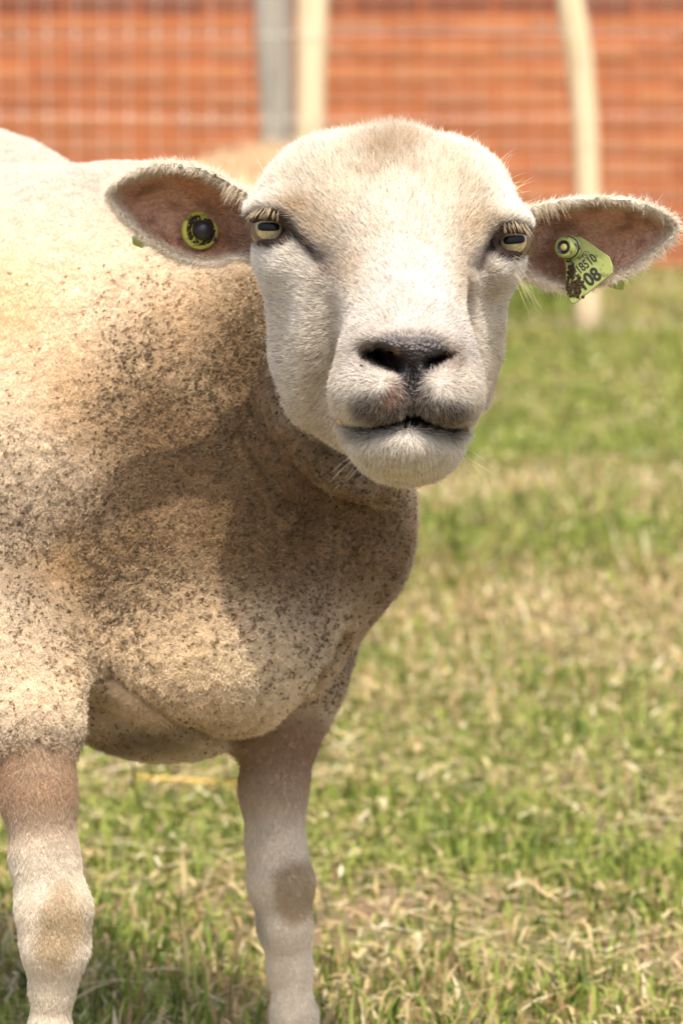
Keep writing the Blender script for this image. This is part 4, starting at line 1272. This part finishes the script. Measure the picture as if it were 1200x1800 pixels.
def build_tags(S):
    lime = tag_plastic('lime_plastic', (0.31, 0.355, 0.105), 0.35); yel = tag_plastic('yellow_plastic', (0.42, 0.41, 0.07), 0.8)
    olive = tag_plastic('olive_plastic', (0.34, 0.42, 0.05))
    black = simple_mat('black_plastic', (0.018, 0.018, 0.022), 0.35, 0.3, 200, 0.5)
    ink = simple_mat('black_print', (0.03, 0.028, 0.02), 0.6, 0.3, 300)
    grime = simple_mat('dried_mud', (0.055, 0.035, 0.018), 0.9, 0.5, 500, 0.1, 0.8, 600)
    px, py, q = S['px'], S['py'], S['q']
    def depth(x, y, rad=8):
        i = np.where(np.hypot(px - x, py - y) < rad)[0]
        return q[i, 2].min() if len(i) else 3.04
    # --- button tag in the ear on the photo's left side
    d = depth(352, 405, 12)
    c = Pw(352, 405, d - 0.0035)
    n = -FW + 0.42 * RX + 0.02 * UP; n = n / np.linalg.norm(n)
    root = empty('ear_tag', tuple(c)); props(root, 'round yellow button ear tag with a black stud and dried mud', 'ear tag', 'ear tags of the near sheep')
    v, f = lathe([(0, -.0025), (.0114, -.0025), (.0121, -.0015), (.0121, .0008), (.0113, .0020), (.0098, .0020), (.0092, .0012), (.0066, .0012), (.0062, .0022), (.0056, .0024), (0, .0024)], c, n)
    link('button', mesh_np('button', v, f), yel, root)
    v, f = lathe([(0.0064, .0025), (.0062, .0050), (.0055, .0078), (.0042, .0098), (.0022, .0108), (0, .0110)], c, n)
    link('stud', mesh_np('stud', v, f), black, root)
    g = random.Random(2)
    a = np.cross(n, UP); a /= np.linalg.norm(a); b = np.cross(a, n)
    parts = []
    for k in range(90):
        th = g.uniform(0, 6.28); rr = g.uniform(.0066, .0098)
        p = c + a * rr * math.cos(th) + b * rr * math.sin(th) + n * 0.0013
        parts.append(lathe([(g.uniform(.0005, .0014), 0), (g.uniform(.0003, .0008), .0004), (0, .0005)], p, n, 7))
    v, f = merge(parts); o = link('mud_crust', mesh_np('mud_crust', v, f), grime, root)
    # its flap behind the ear
    dd = depth(258, 425, 14) + 0.020
    o0 = Pw(250, 415, dd)
    pts = np.array([(-18, -2), (-16, -15), (-2, -21), (16, -16), (24, -4), (20, 8), (4, 8), (-8, 4)]) * dd / FPX
    me = extrude_poly(pts, o0, RX, UP, -FW, 0.0012); link('flap', me, olive, root)
    # --- printed plate tag on the other ear
    ds = depth(1030, 470, 10)
    dp = min(depth(1010, 440, 10), depth(1040, 425), depth(1065, 470), depth(1015, 500)) - 0.006
    nn = -FW * 1.0 - 0.20 * RX - 0.05 * UP; nn /= np.linalg.norm(nn)
    th = R(33)
    ax = RX * math.cos(th) + UP * math.sin(th); ax = ax - (ax @ nn) * nn; ax /= np.linalg.norm(ax)
    ay = np.cross(nn, ax) ; ay = -ay if ay @ UP < 0 else ay
    org = Pw(1000, 440, dp)
    root = empty('ear_tag', tuple(org)); props(root, 'lime plastic plate ear tag printed with black numbers, beside the leaning pale post', 'ear tag', 'ear tags of the near sheep')
    def to_plane(x, y):
        # pixel -> plate plane coordinates
        ray = Pw(x, y, 3.0) - CORG; t = ((org - CORG) @ nn) / (ray @ nn); p = CORG + ray * t - org
        return np.array([p @ ax, p @ ay])
    outline = [(1001, 424), (1010, 417), (1021, 416), (1052, 438), (1071, 452), (1077, 468), (1077, 480), (1060, 494), (1012, 533), (1005, 534), (997, 523), (994, 508), (994, 470), (990, 450)]
    me = extrude_poly([to_plane(*p) for p in outline], org, ax, ay, nn, 0.0016)
    if me.polygons[0].normal.length: pass
    link('plate', me, lime, root)
    cu = Pw(1003, 436, dp - 0.0002); na = -FW * 0.86 - RX * 0.46 + 0.0 * UP; na /= np.linalg.norm(na)
    v, f = lathe([(.0078, .001), (.0078, .0026), (.0071, .0030), (.0068, .0038), (.0066, .0036), (.0066, .0100), (.0060, .0108), (.0044, .0109)], cu, na)
    link('collar', mesh_np('collar', v, f), lime, root)
    v, f = lathe([(.0071, .0031), (.0071, .0044), (.0066, .0045)], cu, na); link('ring', mesh_np('ring', v, f), black, root)
    v, f = lathe([(.0045, .0107), (.0042, .0103), (.0, .0103)], cu, na); link('socket', mesh_np('socket', v, f), black, root)
    v, f = lathe([(.0022, .0103), (.0021, .0112), (.0012, .0117), (0, .0118)], cu, na); link('pin', mesh_np('pin', v, f), tag_plastic('pin_plastic', (0.62, 0.52, 0.2)), root)
    def mtx(x, y, rot=0.0, lift=0.0017):
        t = to_plane(x, y); o_ = org + t[0] * ax + t[1] * ay + nn * lift
        a2 = ax * math.cos(rot) + ay * math.sin(rot); b2 = -ax * math.sin(rot) + ay * math.cos(rot)
        M = Matrix.Identity(4)
        for k in range(3):
            M[k][0] = a2[k]; M[k][1] = b2[k]; M[k][2] = nn[k]; M[k][3] = o_[k]
        return M
    # smaller line, taller serial below it, and the round stamp above
    k = 3.03 / FPX
    text_mesh('lettering', 'BE18510', 23 * k, ink, root, mtx(1004.5, 493, R(4)) @ Matrix.Diagonal((0.72, 1, 1, 1)))
    text_mesh('lettering', '3108', 34 * k, ink, root, mtx(1012, 521, R(2)) @ Matrix.Diagonal((0.86, 1, 1, 1)), 0.035)
    # stamp: ring with a small sprig inside
    t = to_plane(1030, 448); o_ = org + t[0] * ax + t[1] * ay + nn * 0.0017
    parts = []
    th_ = np.linspace(0, 2 * math.pi, 25)
    parts.append(tube(o_ + 6.2 * k * (np.cos(th_)[:, None] * ax + np.sin(th_)[:, None] * ay), 0.00014, 5, cap=False))
    for s in (-1, 0, 1):
        p0 = o_ - ay * 3.6 * k; p1 = o_ + ax * s * 2.6 * k + ay * (3.6 - abs(s)) * k
        parts.append(tube(np.array([p0, (p0 + p1) / 2 + ax * s * .8 * k, p1]), 0.00016, 5))
    v, f = merge(parts); link('stamp', mesh_np('stamp', v, f), ink, root)
    # dark square emblem at the start of the number line and the mud over it
    def patch(pts, name, mat, lift):
        me = extrude_poly([to_plane(*p) for p in pts], org + nn * lift, ax, ay, nn, 0.0002, 0.00005); return link(name, me, mat, root)
    patch([(999, 466), (1008, 464), (1012, 474), (1007, 479), (1001, 478)], 'emblem', ink, 0.0016)
    parts = []
    g = random.Random(8)
    for q_ in range(230):
        t = g.random(); cx = 1001 + 20 * t + g.gauss(0, 3.4); cy = 500 + 14 * t * 0.6 + g.gauss(0, 8) + (6 if t < .5 else -2)
        if q_ % 4 == 0: cx, cy = 1004 + g.gauss(0, 3.5), 478 + g.gauss(0, 8)
        cx = max(cx, 997.0)
        t2 = to_plane(cx, cy); p = org + t2[0] * ax + t2[1] * ay + nn * 0.0016
        r_ = g.uniform(.0003, .0013) if g.random() < .6 else g.uniform(.0002, .0005)
        parts.append(lathe([(r_, 0), (r_ * .7, .0005), (0, .0006)], p, nn, 7))
    v, f = merge(parts); link('mud_crust', mesh_np('mud_crust', v, f), grime, root)
    # flap of its back half, seen below the ear
    dd = depth(1085, 480, 16) + 0.016
    pts = np.array([(-26, 8), (-14, -6), (4, -13), (19, -15), (22, 2), (20, 20), (-8, 22)]) * dd / FPX
    me = extrude_poly(pts, Pw(1076, 495, dd), RX, UP, -FW, 0.0012); link('flap', me, olive, root)

# ------------------------------------------------------------------ small things
def build_small(S):
    px, py, q = S['px'], S['py'], S['q']
    i = np.where(np.hypot(px - 600, py - 745) < 10)[0]; d = q[i, 2].min()
    st = simple_mat('straw', (0.66, 0.47, 0.22), 0.5, 0.2, 300)
    p = np.array([Pw(591, 739, d - 0.0062), Pw(597, 743, d - 0.0058), Pw(603, 748, d - 0.005)])
    v, f = tube(p, [0.0005, 0.0007, 0.0004], 8)
    o = link('straw', mesh_np('straw', v, f), st); props(o, 'short bit of straw stuck at the corner of the mouth of the sheep', 'straw')
    tw = simple_mat('twig_bark', (0.07, 0.045, 0.03), 0.8, 0.3, 100)
    dg_ = ground_depth(1432)
    pts = [(232, 1335), (236, 1358), (234, 1376), (240, 1394), (246, 1412), (249, 1434)]
    p = np.array([Pw(x, y, dg_ + 0.01 * k) for k, (x, y) in enumerate(pts)])
    t = np.linspace(0, 5, 16); p = np.stack([np.interp(t, np.arange(6), p[:, k]) for k in range(3)], 1)
    v, f = tube(p, np.linspace(0.0012, 0.0019, 16), 6)
    o = link('twig', mesh_np('twig', v, f), tw); props(o, 'thin dark crooked twig standing in the grass between the front legs', 'twig')
    ys = simple_mat('yellow_stalk', (0.62, 0.42, 0.09), 0.6, 0.2, 60)
    dg_ = ground_depth(1395)
    p = np.array([Pw(x, y, dg_) for x, y in ((230, 1366), (290, 1369), (350, 1373), (425, 1379))])
    v, f = tube(p, [0.0016, 0.0023, 0.0023, 0.0012], 6)
    o = link('straw', mesh_np('straw', v, f), ys); props(o, 'long yellow stalk lying level in the grass behind the front legs', 'straw')

build_ground()
build_wall()
build_fence()
build_grass()
build_far_sheep()
import time as _t
t0 = _t.time()
sheep_root, SH = build_sheep()
print('sheep', len(SH['pos']), _t.time() - t0)
if not CLAY:
    build_coat(sheep_root, SH)
print('coat', _t.time() - t0)
build_tags(SH)
build_small(SH)
